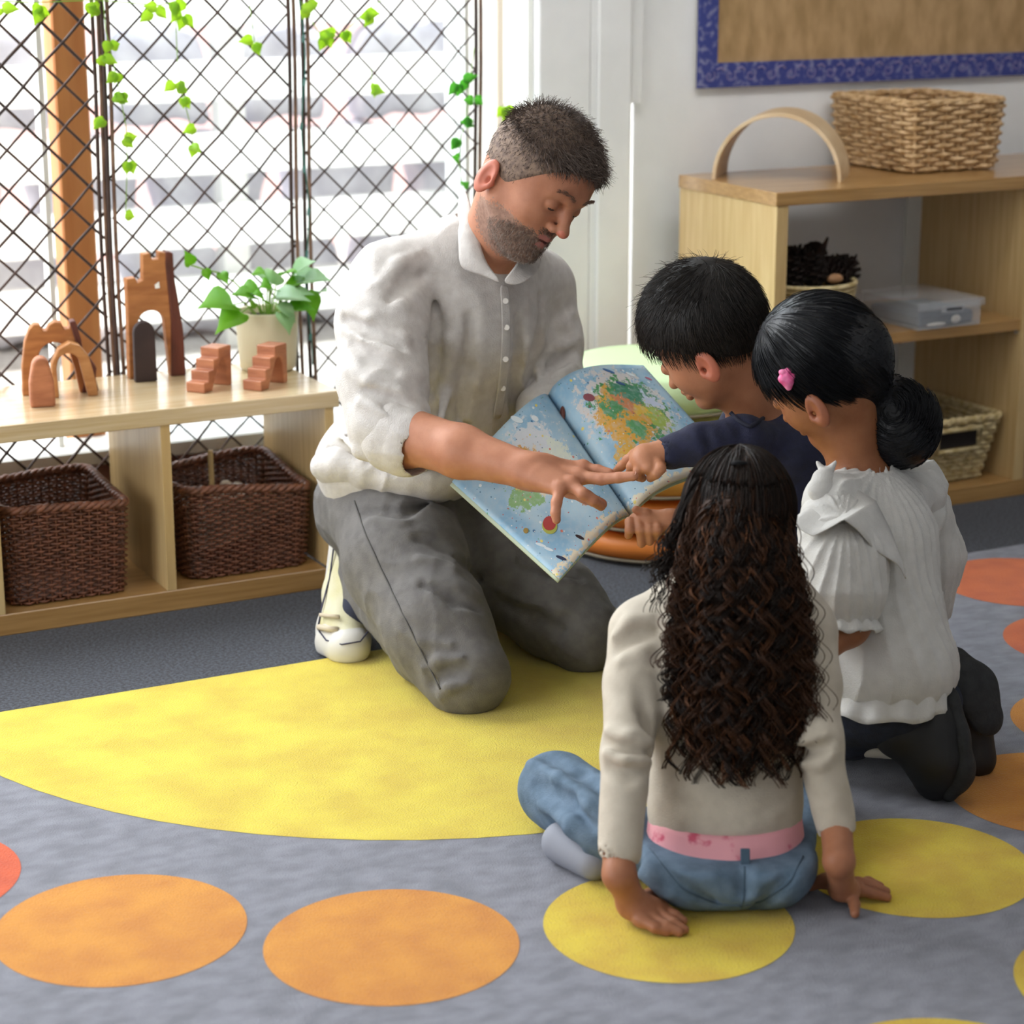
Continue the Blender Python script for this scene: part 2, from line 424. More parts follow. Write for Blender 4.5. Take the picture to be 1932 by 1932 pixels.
# window: white frame at the right, a cream inner stile, sill, mullions
win = thing('window_1', (0.8, YW+.08, .26), None, None); win['kind'] = 'structure'
def wpart(name, mb, m, **k):
    o = mb.build(name, m, win, **k); return o
wf = MB().box((2.222, YW+.06, .25), (2.232, YW+.1, 2.35)).box((2.352, YW+.0, .215), (2.365, YW+.12, 2.35))
wf.box((-.75, YW+.04, 2.28), (2.3, YW+.1, 2.35)).box((-.75, YW+.04, .215), (-.7, YW+.1, 2.35))
wpart('window_frame', wf, M_white)
wpart('window_stile', MB().box((2.345, YW+.14, .0), (2.385, YW+.19, 2.3), .003), mat('cream_paint', '#D9CDBD', .5))
wpart('window_sill', MB().box((-.75, YW+.0, .215), (2.33, YW+.14, .25), .004), M_white)
wpart('added_white_panel', MB().box((2.72, YW+1.15, -.05), (4.1, YW+1.2, 2.6)), M_white)  # white panel added outside so the window edge and wall slit look bright
wpart('window_mullion', MB().box((1.236, YW+.06, .25), (1.247, YW+.10, 2.3)), M_white)
wpart('window_mullion', MB().box((1.290, YW+.13, .0), (1.363, YW+.2, 2.6), .004), mat('orange_timber', '#C98A52', .55, '#B87540', 4, stretch=(6, 6, .4)))
g = MB().box((1.38, YW+.085, .25), (2.222, YW+.089, 2.28))
gm = mat('window_glass', '#F4FBFF', 0.0, trans=1.0); gm.node_tree.nodes['Principled BSDF'].inputs['IOR'].default_value = 1.02
wpart('window_pane', g, gm)

# ---------------------------------------------------------------- outside (over-exposed garden)
yd = MB().box((-3, YW+.21, -.12), (9, 11, -.05)).build('ground_outside', mat('pale_gravel', '#D8D3CC', .9, '#B8B2AC', 30)); struct(yd)
Mst = mat('pale_stone', '#F6F5F8', .9, '#D4D2DA', 7, contrast=(.3, .6)); Mpl = mat('white_board', '#F3F2EE', .6, '#E4E2DC', 5)
Mbk = mat('pink_render', '#E6C2BC', .9, '#DDB5AE', 5)
fy = 6.9
fence = thing('garden_fence', (3.2, fy, -.05), 'white horizontal boarded garden fence beyond the window', 'fence')
for i in range(7):
    z = .08+i*.235
    MB().box((0.8, fy-.02-.02*(6-i), z), (6.4, fy+.02, z+.125), .004).build('fence_board', Mpl, fence)
for i, x in enumerate((1.25, 2.5, 3.7, 4.9)):
    MB().box((x, fy+.02, -.05), (x+.09, fy+.1, 1.8)).build('fence_post', Mpl, fence)
rs = random.Random(3)
for i in range(13):
    for j in range(4):
        x = 1.0+i*.46+(j % 2)*.2+rs.uniform(-.03, .03); z = -.05+j*.36
        sx, sy, sz = rs.uniform(.15, .20), .12, .166
        c = np.array((x, fy+.33+rs.uniform(0, .06), z+.17))
        o = sculpt('boulder', [rbox(c, (sx*.75, sy*.7, sz-.045), rad=.04, k=.001)], Mst, h=.022, it=2,
                   fold=lambda X, Y, Z: .012*np.sin(31*X+11*Z)+.01*np.sin(27*Z-13*X+9*Y))
        tag(o, 'pale grey boulder in the stacked rock wall behind the white garden fence', 'rock', 'stacked boulders behind the garden fence')
hb = MB().box((2.0, 9.0, -.05), (6.5, 9.2, 2.4)).build('neighbouring_wall', Mbk); tag(hb, 'pink rendered building wall behind the fence', 'wall')

# ---------------------------------------------------------------- rug
rug = MB(); rug.box((0.05, 0.5, 0.0), (4.2, 3.605, 0.006)); ZR = .006
C0 = np.array([1.247, 2.690])*1.35
def disc(c, r, mi, z=ZR+.0006, n=72, ymax=3.605):
    rug.cur = mi; v = []
    for k in range(n):
        a = 2*math.pi*k/n; x, y = c[0]+r*math.cos(a), c[1]+r*math.sin(a)
        v.append((x, min(y, ymax), z))
    q = []
    for p in v:
        if not q or np.linalg.norm(np.subtract(q[-1], p)) > 1e-5: q.append(p)
    rug.add(q, [tuple(range(len(q)))])
disc(C0, .7108*1.35, 5)
for a, mi in ((-150.6, 4), (-133.6, 2), (-116.8, 2), (-99.8, 1), (-81.2, 1), (-64, 2), (-48, 2), (-28.3, 3), (-11, 3), (-168, 3)):
    disc(C0+1.306*np.array((math.cos(math.radians(a)), math.sin(math.radians(a)))), .1742, mi)
disc((1.53, 1.81), .174, 1); disc((1.925, 1.90), .174, 1)
rg = rug.build('rug', [M_rug, M_ry, M_ro, M_ro2, M_rr, M_ry2])
tag(rg, 'grey classroom rug with yellow half circle and ring of orange and yellow dots', 'rug')

# ---------------------------------------------------------------- shelf units
def shelf_low():
    t = thing('low_shelf', (1.2, 4.22, 0), 'low open oak shelf under the window holding two dark wicker baskets', 'shelf')
    y0, y1, H_ = 4.035, 4.40, .42
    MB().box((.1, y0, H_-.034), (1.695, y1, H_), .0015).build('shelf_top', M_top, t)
    MB().box((.1, y0+.003, 0), (1.66, y1, .043), .0015).build('bottom_board', M_oak, t)
    for x in (.625, .972, 1.322, 1.674):
        MB().box((x-.010, y0+.004, .043), (x+.010, y1-.003, H_-.034), .001).build('divider', M_oakv, t)
shelf_low()
def shelf_high():
    t = thing('tall_shelf', (3.1, 4.15, 0), 'two-tier open oak shelf unit against the wall on the right', 'shelf')
    y0, y1, H_ = 3.957, 4.365, .775
    MB().box((2.708, y0, H_-.03), (4.3, y1, H_), .0015).build('shelf_top', M_oak, t)
    MB().box((2.712, y0+.003, 0), (4.3, y1, .04), .0015).build('bottom_board', M_oak, t)
    for i, x in enumerate((2.712, 3.425)):
        MB().box((x, y0+.003, .04), (x+.031, y1-.0, H_-.03), .001).build('side_panel', M_oakv, t)
    MB().box((2.743, y0+.01, .408), (3.425, y1-.01, .434), .001).build('middle_shelf', M_oak, t)
    MB().box((3.456, y0+.01, .408), (4.3, y1-.01, .434), .001).build('middle_shelf', M_oak, t)
    MB().tube([(3.418, y0+.02, .402), (3.424, y0+.02, .402)], .004, 8).build('shelf_pin', mat('nickel', '#CFCFCF', .3, metal=1), t)
shelf_high()
# lit patch of wall behind the right-hand shelf, put in as a white box
struct(MB().box((3.44, YW-.012, 0), (3.54, YW, .74)).build('lit_wall_strip', M_white))

# ---------------------------------------------------------------- woven baskets
def woven(t, c, ax, ay, wx, wy, hgt, taper, m, nst, rows, rr=.0032, thick=.004, rim=.006, name_side='woven_side', corner=.03, wav=.004, dip=None):
    """basket body of horizontal strands passing in and out of upright stakes. c = base centre, half sizes wx, wy"""
    ax, ay = np.array((*ax, 0.)), np.array((*ay, 0.)); c = np.array(c, float)
    def per(n, s, z):
        hx, hy = wx*s, wy*s; cr = corner; pts = []
        segs = [(hx-cr, hy, 0), (-(hx-cr), hy, 1)]
        L = [2*(hx-cr), math.pi/2*cr, 2*(hy-cr), math.pi/2*cr]*2; tot = sum(L)
        for i in range(n):
            d = (i/n)*tot; k = 0
            while d > L[k]: d -= L[k]; k += 1
            if k == 0: p = (hx-cr-d, hy); nn = (0, 1)
            elif k == 1: a = math.pi/2+d/cr; p = (-(hx-cr)+cr*math.cos(a), hy-cr+cr*math.sin(a)); nn = (math.cos(a), math.sin(a))
            elif k == 2: p = (-hx, hy-cr-d); nn = (-1, 0)
            elif k == 3: a = math.pi+d/cr; p = (-(hx-cr)+cr*math.cos(a), -(hy-cr)+cr*math.sin(a)); nn = (math.cos(a), math.sin(a))
            elif k == 4: p = (-(hx-cr)+d, -hy); nn = (0, -1)
            elif k == 5: a = 1.5*math.pi+d/cr; p = (hx-cr+cr*math.cos(a), -(hy-cr)+cr*math.sin(a)); nn = (math.cos(a), math.sin(a))
            elif k == 6: p = (hx, -(hy-cr)+d); nn = (1, 0)
            else: a = d/cr; p = (hx-cr+cr*math.cos(a), hy-cr+cr*math.sin(a)); nn = (math.cos(a), math.sin(a))
            pts.append((c+ax*p[0]+ay*p[1]+np.array((0, 0, z)), ax*nn[0]+ay*nn[1]))
        return pts
    n = nst*4; mb = MB()
    dz = hgt/rows
    def topz(i):
        if dip is None: return hgt
        return hgt-dip*(0.5-0.5*math.cos(4*math.pi*i/n))
    for r in range(rows):
        z = dz*(r+.5); s = taper+(1-taper)*z/hgt; pp = per(n, s, 0); ring = []
        for i, (p, nn) in enumerate(pp):
            zz = z*topz(i)/hgt
            o = wav*math.cos(math.pi*(i/2)+math.pi*r); ring.append(p+nn*o+np.array((0, 0, zz)))
        ring.append(ring[0]); mb.tube(ring, rr, 4, cap=False)
    mb.build(name_side, m, t, smooth=True)
    st = MB()
    for i in range(0, n, 2):
        b = per(n, taper, 0)[i][0]; e = per(n, 1, 0)[i][0]; e = e+np.array((0, 0, topz(i))); st.tube([b, (b+e)/2, e], rr*.8, 4, cap=False)
    o = st.build('stake', m, t, smooth=True); o['kind'] = 'stuff'
    rm = MB(); pp = per(n*2, 1, 0)
    for ph in (0, math.pi*2/3, math.pi*4/3):
        ring = []
        for i, (p, nn) in enumerate(pp+pp[:1]):
            a = ph+i*.55; ring.append(p+nn*rim*.5*math.cos(a)+np.array((0, 0, topz(i/2)+rim*.5*math.sin(a))))
        rm.tube(ring, rim*.62, 5, cap=False)
    rm.build('braided_rim', m, t, smooth=True)
    pb = [p for p, q in per(40, taper, .004)]
    MB().add(pb+[p+np.array((0, 0, .004)) for p in pb], [tuple(range(40))[::-1], tuple(range(40, 80))]).build('base', m, t)
M_wick = mat('brown_wicker', '#87543C', .5, '#5C3624', 60, coat=.25)
M_sea = mat('seagrass', '#E0C094', .75, '#AE8858', 55)
M_sea2 = mat('seagrass_pale', '#DCCB9E', .7, '#B29B68', 60)

t = thing('wicker_basket', (1.09, 4.15, .043), 'empty square brown wicker basket in the left bay of the low shelf', 'basket', 'brown wicker baskets on the low shelf')
woven(t, (1.124, 4.21, .045), (1, 0), (0, 1), .124, .145, .196, .93, M_wick, 30, 30, rr=.0027, rim=.009, dip=.012, wav=.0062)
t = thing('wicker_basket', (1.5, 4.2, .043), 'brown wicker basket lined with cream cloth, in the right bay of the low shelf', 'basket', 'brown wicker baskets on the low shelf')
woven(t, (1.507, 4.215, .045), (1, 0), (0, 1), .136, .142, .19, .93, M_wick, 30, 30, rr=.0027, rim=.009, dip=.022, wav=.0062)
lin_ = MB()
lin_.add([(1.40, 4.088, .10), (1.5, 4.088, .115), (1.6, 4.088, .17), (1.62, 4.085, .20), (1.55, 4.085, .21), (1.40, 4.083, .205)], [(0, 1, 2, 3, 4, 5)])
lin_.add([(1.388, 4.09, .10), (1.388, 4.2, .12), (1.382, 4.2, .21), (1.382, 4.09, .20)], [(0, 1, 2, 3)])
o = lin_.build('cloth_liner', mat('cream_cloth', '#E9E1D2', .9), t); s_ = o.modifiers.new('s', 'SOLIDIFY'); s_.thickness = .002
def paper_pile(name, c, n, label, cat, m, s=.03):
    ops = []
    r_ = random.Random(5)
    for i in range(n): ops.append(ell(np.array(c)+[r_.uniform(-s, s), r_.uniform(-s, s), r_.uniform(-.01, .012)], (.022, .03, .014), fr((r_.uniform(-1, 1), r_.uniform(-1, 1), .4)), k=.003))
    o = sculpt(name, ops, m, h=.004); return tag(o, label, cat)
paper_pile('fabric_bundle', (1.50, 4.2, .175), 9, 'crumpled cream cloth showing inside the right wicker basket', 'cloth', mat('cream_cloth2', '#EDE2D6', .9), .045)
MB().box((1.44, 4.16, .05), (1.56, 4.25, .165), .01).build('storage_box', mat('red_box', '#7A3A32', .8))
tag(bpy.data.objects['storage_box'], 'dark red box standing inside the right wicker basket', 'box')
MB().tube([(1.497, 4.27, .05), (1.50, 4.285, .262)], .006, 8).build('wooden_stick', mat('pale_stick', '#E3C98F', .6))
tag(bpy.data.objects['wooden_stick'], 'pale stick standing in the back of the right wicker basket', 'stick')

t = thing('seagrass_basket', (3.28, 4.2, .775), 'flat-woven rectangular seagrass basket on top of the tall shelf', 'basket')
a_ = np.array((.55, .835)); b_ = np.array((-.835, .55))
woven(t, (3.317, 4.262, .778), (1, 0), (0, 1), .138, .158, .162, .93, M_sea, 13, 15, rr=.0056, rim=.007, corner=.012, wav=.0075, thick=.01)
t = thing('seagrass_basket', (3.3, 4.1, .04), 'small seagrass basket with cut-out handle on the bottom board of the tall shelf', 'basket')
woven(t, (3.268, 4.13, .042), (1, -.0), (0, 1), .142, .135, .155, .78, M_sea2, 22, 13, rr=.0062, rim=.008, corner=.02, wav=.005)
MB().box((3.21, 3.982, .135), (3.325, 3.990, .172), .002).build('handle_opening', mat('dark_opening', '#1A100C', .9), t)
hm = MB().tube([(3.203, 3.98, .128), (3.332, 3.98, .128), (3.332, 3.975, .18), (3.203, 3.975, .18), (3.203, 3.98, .128)], .006, 6)
hm.build('handle', M_sea2, t, smooth=True)
sl = MB().prism([(-.07, -.045), (.05, -.05), (.085, 0), (.05, .05), (-.07, .045)], (3.2, 4.13, .206), (.94, -.3, -.12), (.3, .93, .1), (0, .002, .012))
o = sl.build('wooden_board', mat('brown_wood_slice', '#8E6A50', .6, '#6E4E3A', 12), bevel=.003); tag(o, 'flat brown wooden piece lying on the small handled basket', 'board')
o = sculpt('red_ball', [ell((3.26, 4.07, .15), (.035, .035, .035))], mat('dark_red', '#8A2A28', .5), h=.006); tag(o, 'dark red ball inside the small handled basket', 'ball')

t = thing('pinecone_basket', (2.88, 4.1, .434), 'round pale cane basket full of dark pine cones on the middle shelf', 'basket')
n_ = 48; mb = MB()
for r in range(10):
    z = .437+r*.0115; rad = .098+.014*r/10; ring = [(2.875+(rad+.002*math.cos(math.pi*(i/1)+math.pi*r))*math.cos(2*math.pi*i/n_), 4.075+(rad+.002*math.cos(math.pi*i+math.pi*r))*math.sin(2*math.pi*i/n_), z) for i in range(n_)]
    mb.tube(ring+ring[:1], .0058, 5, cap=False)
mb.build('woven_side', M_sea2, t, smooth=True)
mb = MB(); ring = [(2.875+.114*math.cos(2*math.pi*i/n_), 4.075+.114*math.sin(2*math.pi*i/n_), .552) for i in range(n_+1)]
mb.tube(ring, .006, 6, cap=False).build('rim', M_sea2, t, smooth=True)
MB().lathe([(.0001, 0), (.098, 0), (.098, .004), (.0001, .004)], (2.875, 4.075, .435)).build('base', M_sea2, t)
M_cone = mat('dark_pine_cone', '#2B1A14', .7, '#160C09', 30)
def cone_obj(c, axis, L, R, k):
    F = fr(axis); mb = MB(); c = np.array(c)
    mb.tube([c-F[0]*L/2, c, c+F[0]*L/2], [R*.5, R*.6, R*.2], 7)
    N = 46
    for i in range(N):
        u = i/N; a = i*2.399; rr = R*(.35+.75*math.sin(math.pi*min(.97, .12+.8*u))); d = F[1]*math.cos(a)+F[2]*math.sin(a); s = np.cross(F[0], d)
        b = c+F[0]*(L*(u-.5)); tip = b+d*rr*1.1+F[0]*.012; w = .0085
        mb.add([b-s*w*.6, b+s*w*.6, tip+s*w, tip-s*w, b-s*w*.6+F[0]*.004, b+s*w*.6+F[0]*.004, tip+s*w*.8+F[0]*.0035, tip-s*w*.8+F[0]*.0035],
               [(0, 3, 2, 1), (4, 5, 6, 7), (0, 1, 5, 4), (2, 3, 7, 6), (1, 2, 6, 5), (0, 4, 7, 3)])
    o = mb.build('pine_cone', M_cone)
    return tag(o, 'dark brown pine cone heaped in the round cane basket', 'pine cone', 'pine cones in the round basket')
rs = random.Random(11)
for i, (x, y, z) in enumerate([(2.83, 4.06, .565), (2.88, 4.05, .57), (2.95, 4.06, .565), (2.98, 4.12, .565), (2.84, 4.13, .575), (2.90, 4.11, .59), (2.95, 4.16, .585), (2.86, 4.19, .575), (2.92, 4.2, .58), (2.985, 4.07, .555)]):
    cone_obj((x, y, z), (rs.uniform(-1, 1), rs.uniform(-1, 1), rs.uniform(.1, .7)), .07, .028, i)
M_bark = mat('dark_bark', '#33201A', .85, '#1C100C', 40)
for (a, b) in (((2.905, 4.09, .565), (2.965, 4.12, .64)), ((2.975, 4.05, .56), (3.005, 4.06, .605))):
    o = sculpt('bark_piece', [cap(a, b, .018 if b[2] > .62 else .009, .004, flat=((0.3, 1, 0), .5))], M_bark, h=.003); tag(o, 'pointed dark bark %s sticking up from the pine cone basket' % ('shard, the taller one,' if b[2] > .62 else 'splinter, the shorter one,'), 'bark')
o = sculpt('pebble', [ell((2.925, 4.03, .560), (.022, .012, .012))], mat('tan_pebble', '#B98B63', .6), h=.004); tag(o, 'tan rounded pebble at the front of the pine cone basket', 'pebble')

# clear plastic box
t = thing('plastic_box', (3.14, 4.0, .434), 'clear shallow plastic box with grey contents on the middle shelf', 'box')
Mpc = bpy.data.materials.new('clear_plastic'); Mpc.use_nodes = True; nt = Mpc.node_tree; b = nt.nodes['Principled BSDF']
b.inputs['Base Color'].default_value = (.85, .87, .9, 1); b.inputs['Roughness'].default_value = .25; b.inputs['Alpha'].default_value = .16
Fb = fr((1, .02, 0), (-.02, 1, 0)); cb = np.array((3.198, 4.06, .436))
def bx(mb, a, b, bev=.002):
    Mx = Matrix(((Fb[0][0], Fb[1][0], 0, cb[0]), (Fb[0][1], Fb[1][1], 0, cb[1]), (0, 0, 1, cb[2]), (0, 0, 0, 1))); mb.box(a, b, bev, Mx); return mb
wx, wy, hz = .092, .105, .058
mb = MB(); bx(mb, (-wx, -wy, 0), (wx, wy, .002)); bx(mb, (-wx, -wy, 0), (-wx+.002, wy, hz)); bx(mb, (wx-.002, -wy, 0), (wx, wy, hz)); bx(mb, (-wx, -wy, 0), (wx, -wy+.002, hz)); bx(mb, (-wx, wy-.002, 0), (wx, wy, hz))
mb.build('box_wall', Mpc, t)
mb = MB(); bx(mb, (-wx-.006, -wy-.006, hz), (wx+.006, wy+.006, hz+.006)); bx(mb, (-wx-.006, -wy-.008, hz-.012), (wx+.006, -wy-.006, hz+.006)); mb.build('lid', Mpc, t)
mb = MB(); bx(mb, (-.032, -wy-.016, hz-.02), (.032, -wy-.008, hz-.004)); mb.build('clip', Mpc, t)
mb = MB(); bx(mb, (-.024, -wy-.018, hz-.015), (.024, -wy-.014, hz-.009)); mb.build('clip_slot', mat('slot_dark', '#3A3A3E', .6), t)
mb = MB(); bx(mb, (-.082, -.095, .004), (.082, .09, .034), .006); o = mb.build('fabric_stack', mat('slate_fabric', '#4E5A66', .9, '#39434E', 20)); tag(o, 'folded slate grey cloth inside the clear plastic box', 'cloth')
o = sculpt('white_stone', [ell(cb+Fb[0]*.028-Fb[1]*.092+[0, 0, .016], (.016, .008, .011))], mat('white_stone', '#DCD6CC', .5), h=.003); tag(o, 'round white stone at the front inside the clear plastic box', 'stone')
o = sculpt('shell_piece', [ell(cb-Fb[0]*.03-Fb[1]*.095+[0, 0, .008], (.03, .006, .005), Fb)], mat('white_stone', '#DCD6CC', .5), h=.003); tag(o, 'flat white shell lying at the bottom of the clear plastic box', 'shell')

# bent plywood arch toy
t = MB(); prof = []
N = 48; R1, R0 = .149, .140; ca = np.array((2.893, 4.212, .775)); ux = np.array((.74, -.673, 0)); uy = np.array((.673, .74, 0))
up_ = np.array((0, 0, 1.))
v = []; f_ = []
for k in range(N+1):
    a = math.pi*k/N
    for rr in (R1, R0):
        for s in (-1, 1): v.append(ca+ux*rr*math.cos(a)*1.0+up_*rr*math.sin(a)*1.03+uy*.085*s)
for k in range(N):
    b0 = 4*k; b1 = 4*(k+1)
    f_ += [(b0, b1, b1+1, b0+1), (b0+2, b0+3, b1+3, b1+2), (b0, b0+2, b1+2, b1), (b0+1, b1+1, b1+3, b0+3)]
f_ += [(0, 1, 3, 2), (4*N, 4*N+2, 4*N+3, 4*N+1)]
t.add(v, f_); o = t.build('wooden_arch', mat('birch_ply', '#DCC4A0', .5, '#CBAE86', 6, stretch=(1, 1, 4)), bevel=.001)
tag(o, 'large bent plywood tunnel arch standing on top of the tall shelf', 'toy arch')

# ---------------------------------------------------------------- pinboard
pbm = mat('hessian', '#BE9C70', .9, '#A38358', 9, stretch=(3, 1, 1.2), bump=.6, bscale=240)
t = thing('pinboard', (3.6, YW-.02, 1.3), 'hessian pinboard with a blue patterned paper border on the right wall', 'pinboard')
X0, Z0, X1, Z1 = 2.80, .966, 5.4, 2.0
MB().box((X0+.005, YW-.012, Z0+.005), (X1, YW-.001, Z1)).build('backing_board', pbm, t)
mb_ = bpy.data.materials.new('blue_border'); mb_.use_nodes = True; nt = mb_.node_tree; Nn = nt.nodes; L = nt.links; b = Nn['Principled BSDF']; b.inputs['Roughness'].default_value = .7
tc = Nn.new('ShaderNodeTexCoord'); vo = Nn.new('ShaderNodeTexVoronoi'); vo.inputs['Scale'].default_value = 26; vo.feature = 'DISTANCE_TO_EDGE'
nz = Nn.new('ShaderNodeTexNoise'); nz.inputs['Scale'].default_value = 60
L.new(tc.outputs['Object'], vo.inputs['Vector']); L.new(tc.outputs['Object'], nz.inputs['Vector'])
r = Nn.new('ShaderNodeValToRGB'); e = r.color_ramp.elements; e[0].position = .50; e[0].color = lin('#323C80'); e[1].position = .68; e[1].color = lin('#7E7FA4')
L.new(nz.outputs['Fac'], r.inputs['Fac']); L.new(r.outputs['Color'], b.inputs['Base Color'])
mb = MB().box((X0, YW-.018, Z0), (X1, YW-.008, Z0+.058)); mb.build('border_strip', mb_, t)
MB().box((X0, YW-.018, Z0+.058), (X0+.052, YW-.008, Z1)).build('border_strip', mb_, t)
mo = MB()
for i in range(24):      # printed curls along the border
    cx = X0+.03+i*.058; pts = []
    for k in range(15):
        a = k*.5; rr = .003+.0010*k*.9; pts.append((cx+rr*math.cos(a), YW-.0190, Z0+.028+rr*math.sin(a)*1.0))
    mo.tube(pts, .0012, 4)
    mo.tube([(cx+.02, YW-.019, Z0+.043), (cx+.032, YW-.019, Z0+.047), (cx+.042, YW-.019, Z0+.040)], .0022, 4)
o = mo.build('border_motif', mat('border_print', '#8A7FA6', .8), t); o['kind'] = 'stuff'

# ---------------------------------------------------------------- toys on the low shelf
ZT = .42
M_toy = mat('carved_wood', '#B67842', .55, '#9C6030', 7, stretch=(2, 2, 9), detail=6, bump=.15, bscale=40)
M_toy2 = mat('carved_wood_red', '#B87650', .5, '#9A5C3C', 7, stretch=(2, 2, 9), detail=6, bump=.15, bscale=40)
M_barkt = mat('bark_edge', '#6B3424', .6, '#4A2016', 9, stretch=(3, 3, 1), bump=.4, bscale=50)
M_dark = mat('dark_stained_wood', '#3E2B29', .6, '#2E1F1E', 12)
DV = np.array((.24, .97, 0)) * 1.0
def flat_toy(name, outline, px, Y, scale, ang, depth, m, label, cat='toy', hole=None, bev=.003, grp=None):
    """outline in metres (u right, w up) from base-left corner at (px, Y)"""
    u = np.array((math.cos(ang), math.sin(ang), 0)); d = np.array((-math.sin(ang), math.cos(ang), 0))*depth
    o = np.array((px, Y, ZT)); mb = MB()
    mb.prism([(a*scale, b*scale) for a, b in outline], o, u, (0, 0, 1), d)
    ob = mb.build(name, m, None, bevel=bev)
    return tag(ob, label, cat, grp), o, u, d
def arc(cx, cy, rx, ry, a0, a1, n=12):
    return [(cx+rx*math.cos(math.radians(a0+(a1-a0)*i/n)), cy+ry*math.sin(math.radians(a0+(a1-a0)*i/n))) for i in range(n+1)]
def toyroot(name, loc, label, cat='toy'): return thing(name, loc, label, cat)
# tall castle: x from px, width .108, height .27
u0 = np.array((.995, -.10, 0)); d0 = np.array((.10, .995, 0))
def prism_part(t, name, poly, base, m, depth=.03, bev=.003, u=u0, d=d0):
    return MB().prism(poly, base, u, (0, 0, 1), d*depth).build(name, m, t, bevel=bev)
cb0 = np.array((1.349, 4.345, ZT))
t = toyroot('wooden_castle', cb0+[.05, .015, 0], 'tall carved wooden castle tower with battlements, arch and tiny window', 'toy castle')
poly = [(0, 0), (.018, 0), (.020, .10)]+arc(.052, .115, .028, .028, 180, 0, 14)+[(.088, .0), (.097, 0), (.094, .15), (.090, .262), (.074, .266), (.073, .25), (.058, .25), (.056, .264), (.040, .262), (.038, .208), (.026, .203), (.023, .214), (.003, .212), (.003, .14)]
body = prism_part(t, 'tower_wall', poly, cb0, M_toy); ngon_tri(body)
prism_part(t, 'bark_edge', [(.088, 0), (.120, .0), (.118, .10), (.108, .18), (.104, .21), (.103, .262), (.088, .266), (.086, .24), (.093, .12)], cb0+[0, -.004, 0], M_barkt, .034)
wn = MB().prism([(.062, .197), (.071, .203), (.072, .190), (.063, .189)], cb0-d0*.0035, u0, (0, 0, 1), d0*.003).build('tower_window', mat('bright_opening', '#F4F2EE', .5), t)
t2 = prism_part(None, 'wooden_door_block', [(0, 0), (.047, 0), (.046, .10)]+arc(.0235, .103, .0225, .025, 0, 180, 14)+[(.001, .10)], np.array((1.349, 4.305, ZT)), M_dark, .018)
tag(t2, 'dark brown arched wooden door block in front of the tall castle', 'toy block')
# broad castle arch
cb1 = np.array((1.105, 4.285, ZT)); u1 = np.array((.98, -.20, 0)); d1 = np.array((.20, .98, 0))
t = toyroot('wooden_castle', cb1+[.07, .015, 0], 'broad low carved wooden castle gate with three battlements', 'toy castle')
poly = [(0, 0), (.028, 0), (.034, .05)]+arc(.068, .075, .032, .032, 172, 8, 12)+[(.107, .05), (.115, 0), (.140, 0), (.138, .05), (.125, .10), (.112, .143), (.104, .146), (.100, .134), (.090, .133), (.085, .146), (.072, .149), (.060, .143), (.055, .132), (.047, .132), (.042, .145), (.030, .146), (.020, .135), (.010, .11), (.002, .06)]
ngon_tri(prism_part(t, 'gate_wall', poly, cb1, M_toy, .03, u=u1, d=d1))
prism_part(t, 'bark_edge', [(.118, 0), (.152, .002), (.147, .03), (.150, .05), (.135, .075), (.124, .085), (.122, .11), (.112, .150), (.100, .148), (.112, .10), (.130, .06)], cb1+[0, -.004, 0], M_barkt, .034, u=u1, d=d1)
# inner arch
cb2 = np.array((1.152, 4.235, ZT))
o = prism_part(None, 'wooden_arch_block', [(0.0, 0), (.014, 0), (.012, .06)]+arc(.036, .068, .022, .022, 170, 15, 12)+[(.066, .03), (.072, 0), (.092, 0), (.089, .03), (.078, .08), (.060, .105), (.04, .112), (.018, .10), (.002, .07)], cb2, mat('pale_carved_wood', '#C08A55', .55, '#A9713E', 7, stretch=(2, 2, 9)), .035, u=u1, d=d1)
ngon_tri(o); tag(o, 'small pale carved wooden arch between the round block and broad castle gate', 'toy arch')
o = prism_part(None, 'wooden_round_top_block', [(0, 0), (.050, 0), (.049, .05), (.043, .078)]+arc(.025, .078, .018, .022, 10, 170, 10)+[(.006, .075), (.001, .05)], np.array((1.088, 4.165, ZT)), M_toy2, .035, .006, u=u1, d=d1)
tag(o, 'round-topped reddish wooden block at the front left of the low shelf', 'toy block')
# stairs
def stairs(base, label, sc=1.0, u=np.array((.80, .60, 0)), m=M_toy2):
    d = np.array((-.60, .80, 0)); n = 4; w = .022; h = .021; poly = [(0, 0)]
    for i in range(n):
        poly += [(i*.019, (i+1)*h), ((i+1)*.019 if i < n-1 else .104, (i+1)*h)]
    poly += [(.104, 0), (.088, 0), (.086, .03)]+arc(.070, .036, .016, .024, 0, 150, 8)+[(.040, .02), (.030, 0)]
    poly = [(a*sc, b*sc) for a, b in poly]
    o = MB().prism(poly, base, u, (0, 0, 1), d*.045).build('wooden_stairs', m, None, bevel=.0025); ngon_tri(o)
    return tag(o, label, 'toy stairs')
stairs(np.array((1.440, 4.135, ZT)), 'four-step carved wooden staircase block beside the tall castle')
stairs(np.array((1.550, 4.10, ZT)), 'four-step carved wooden staircase block in front of the plant pot')

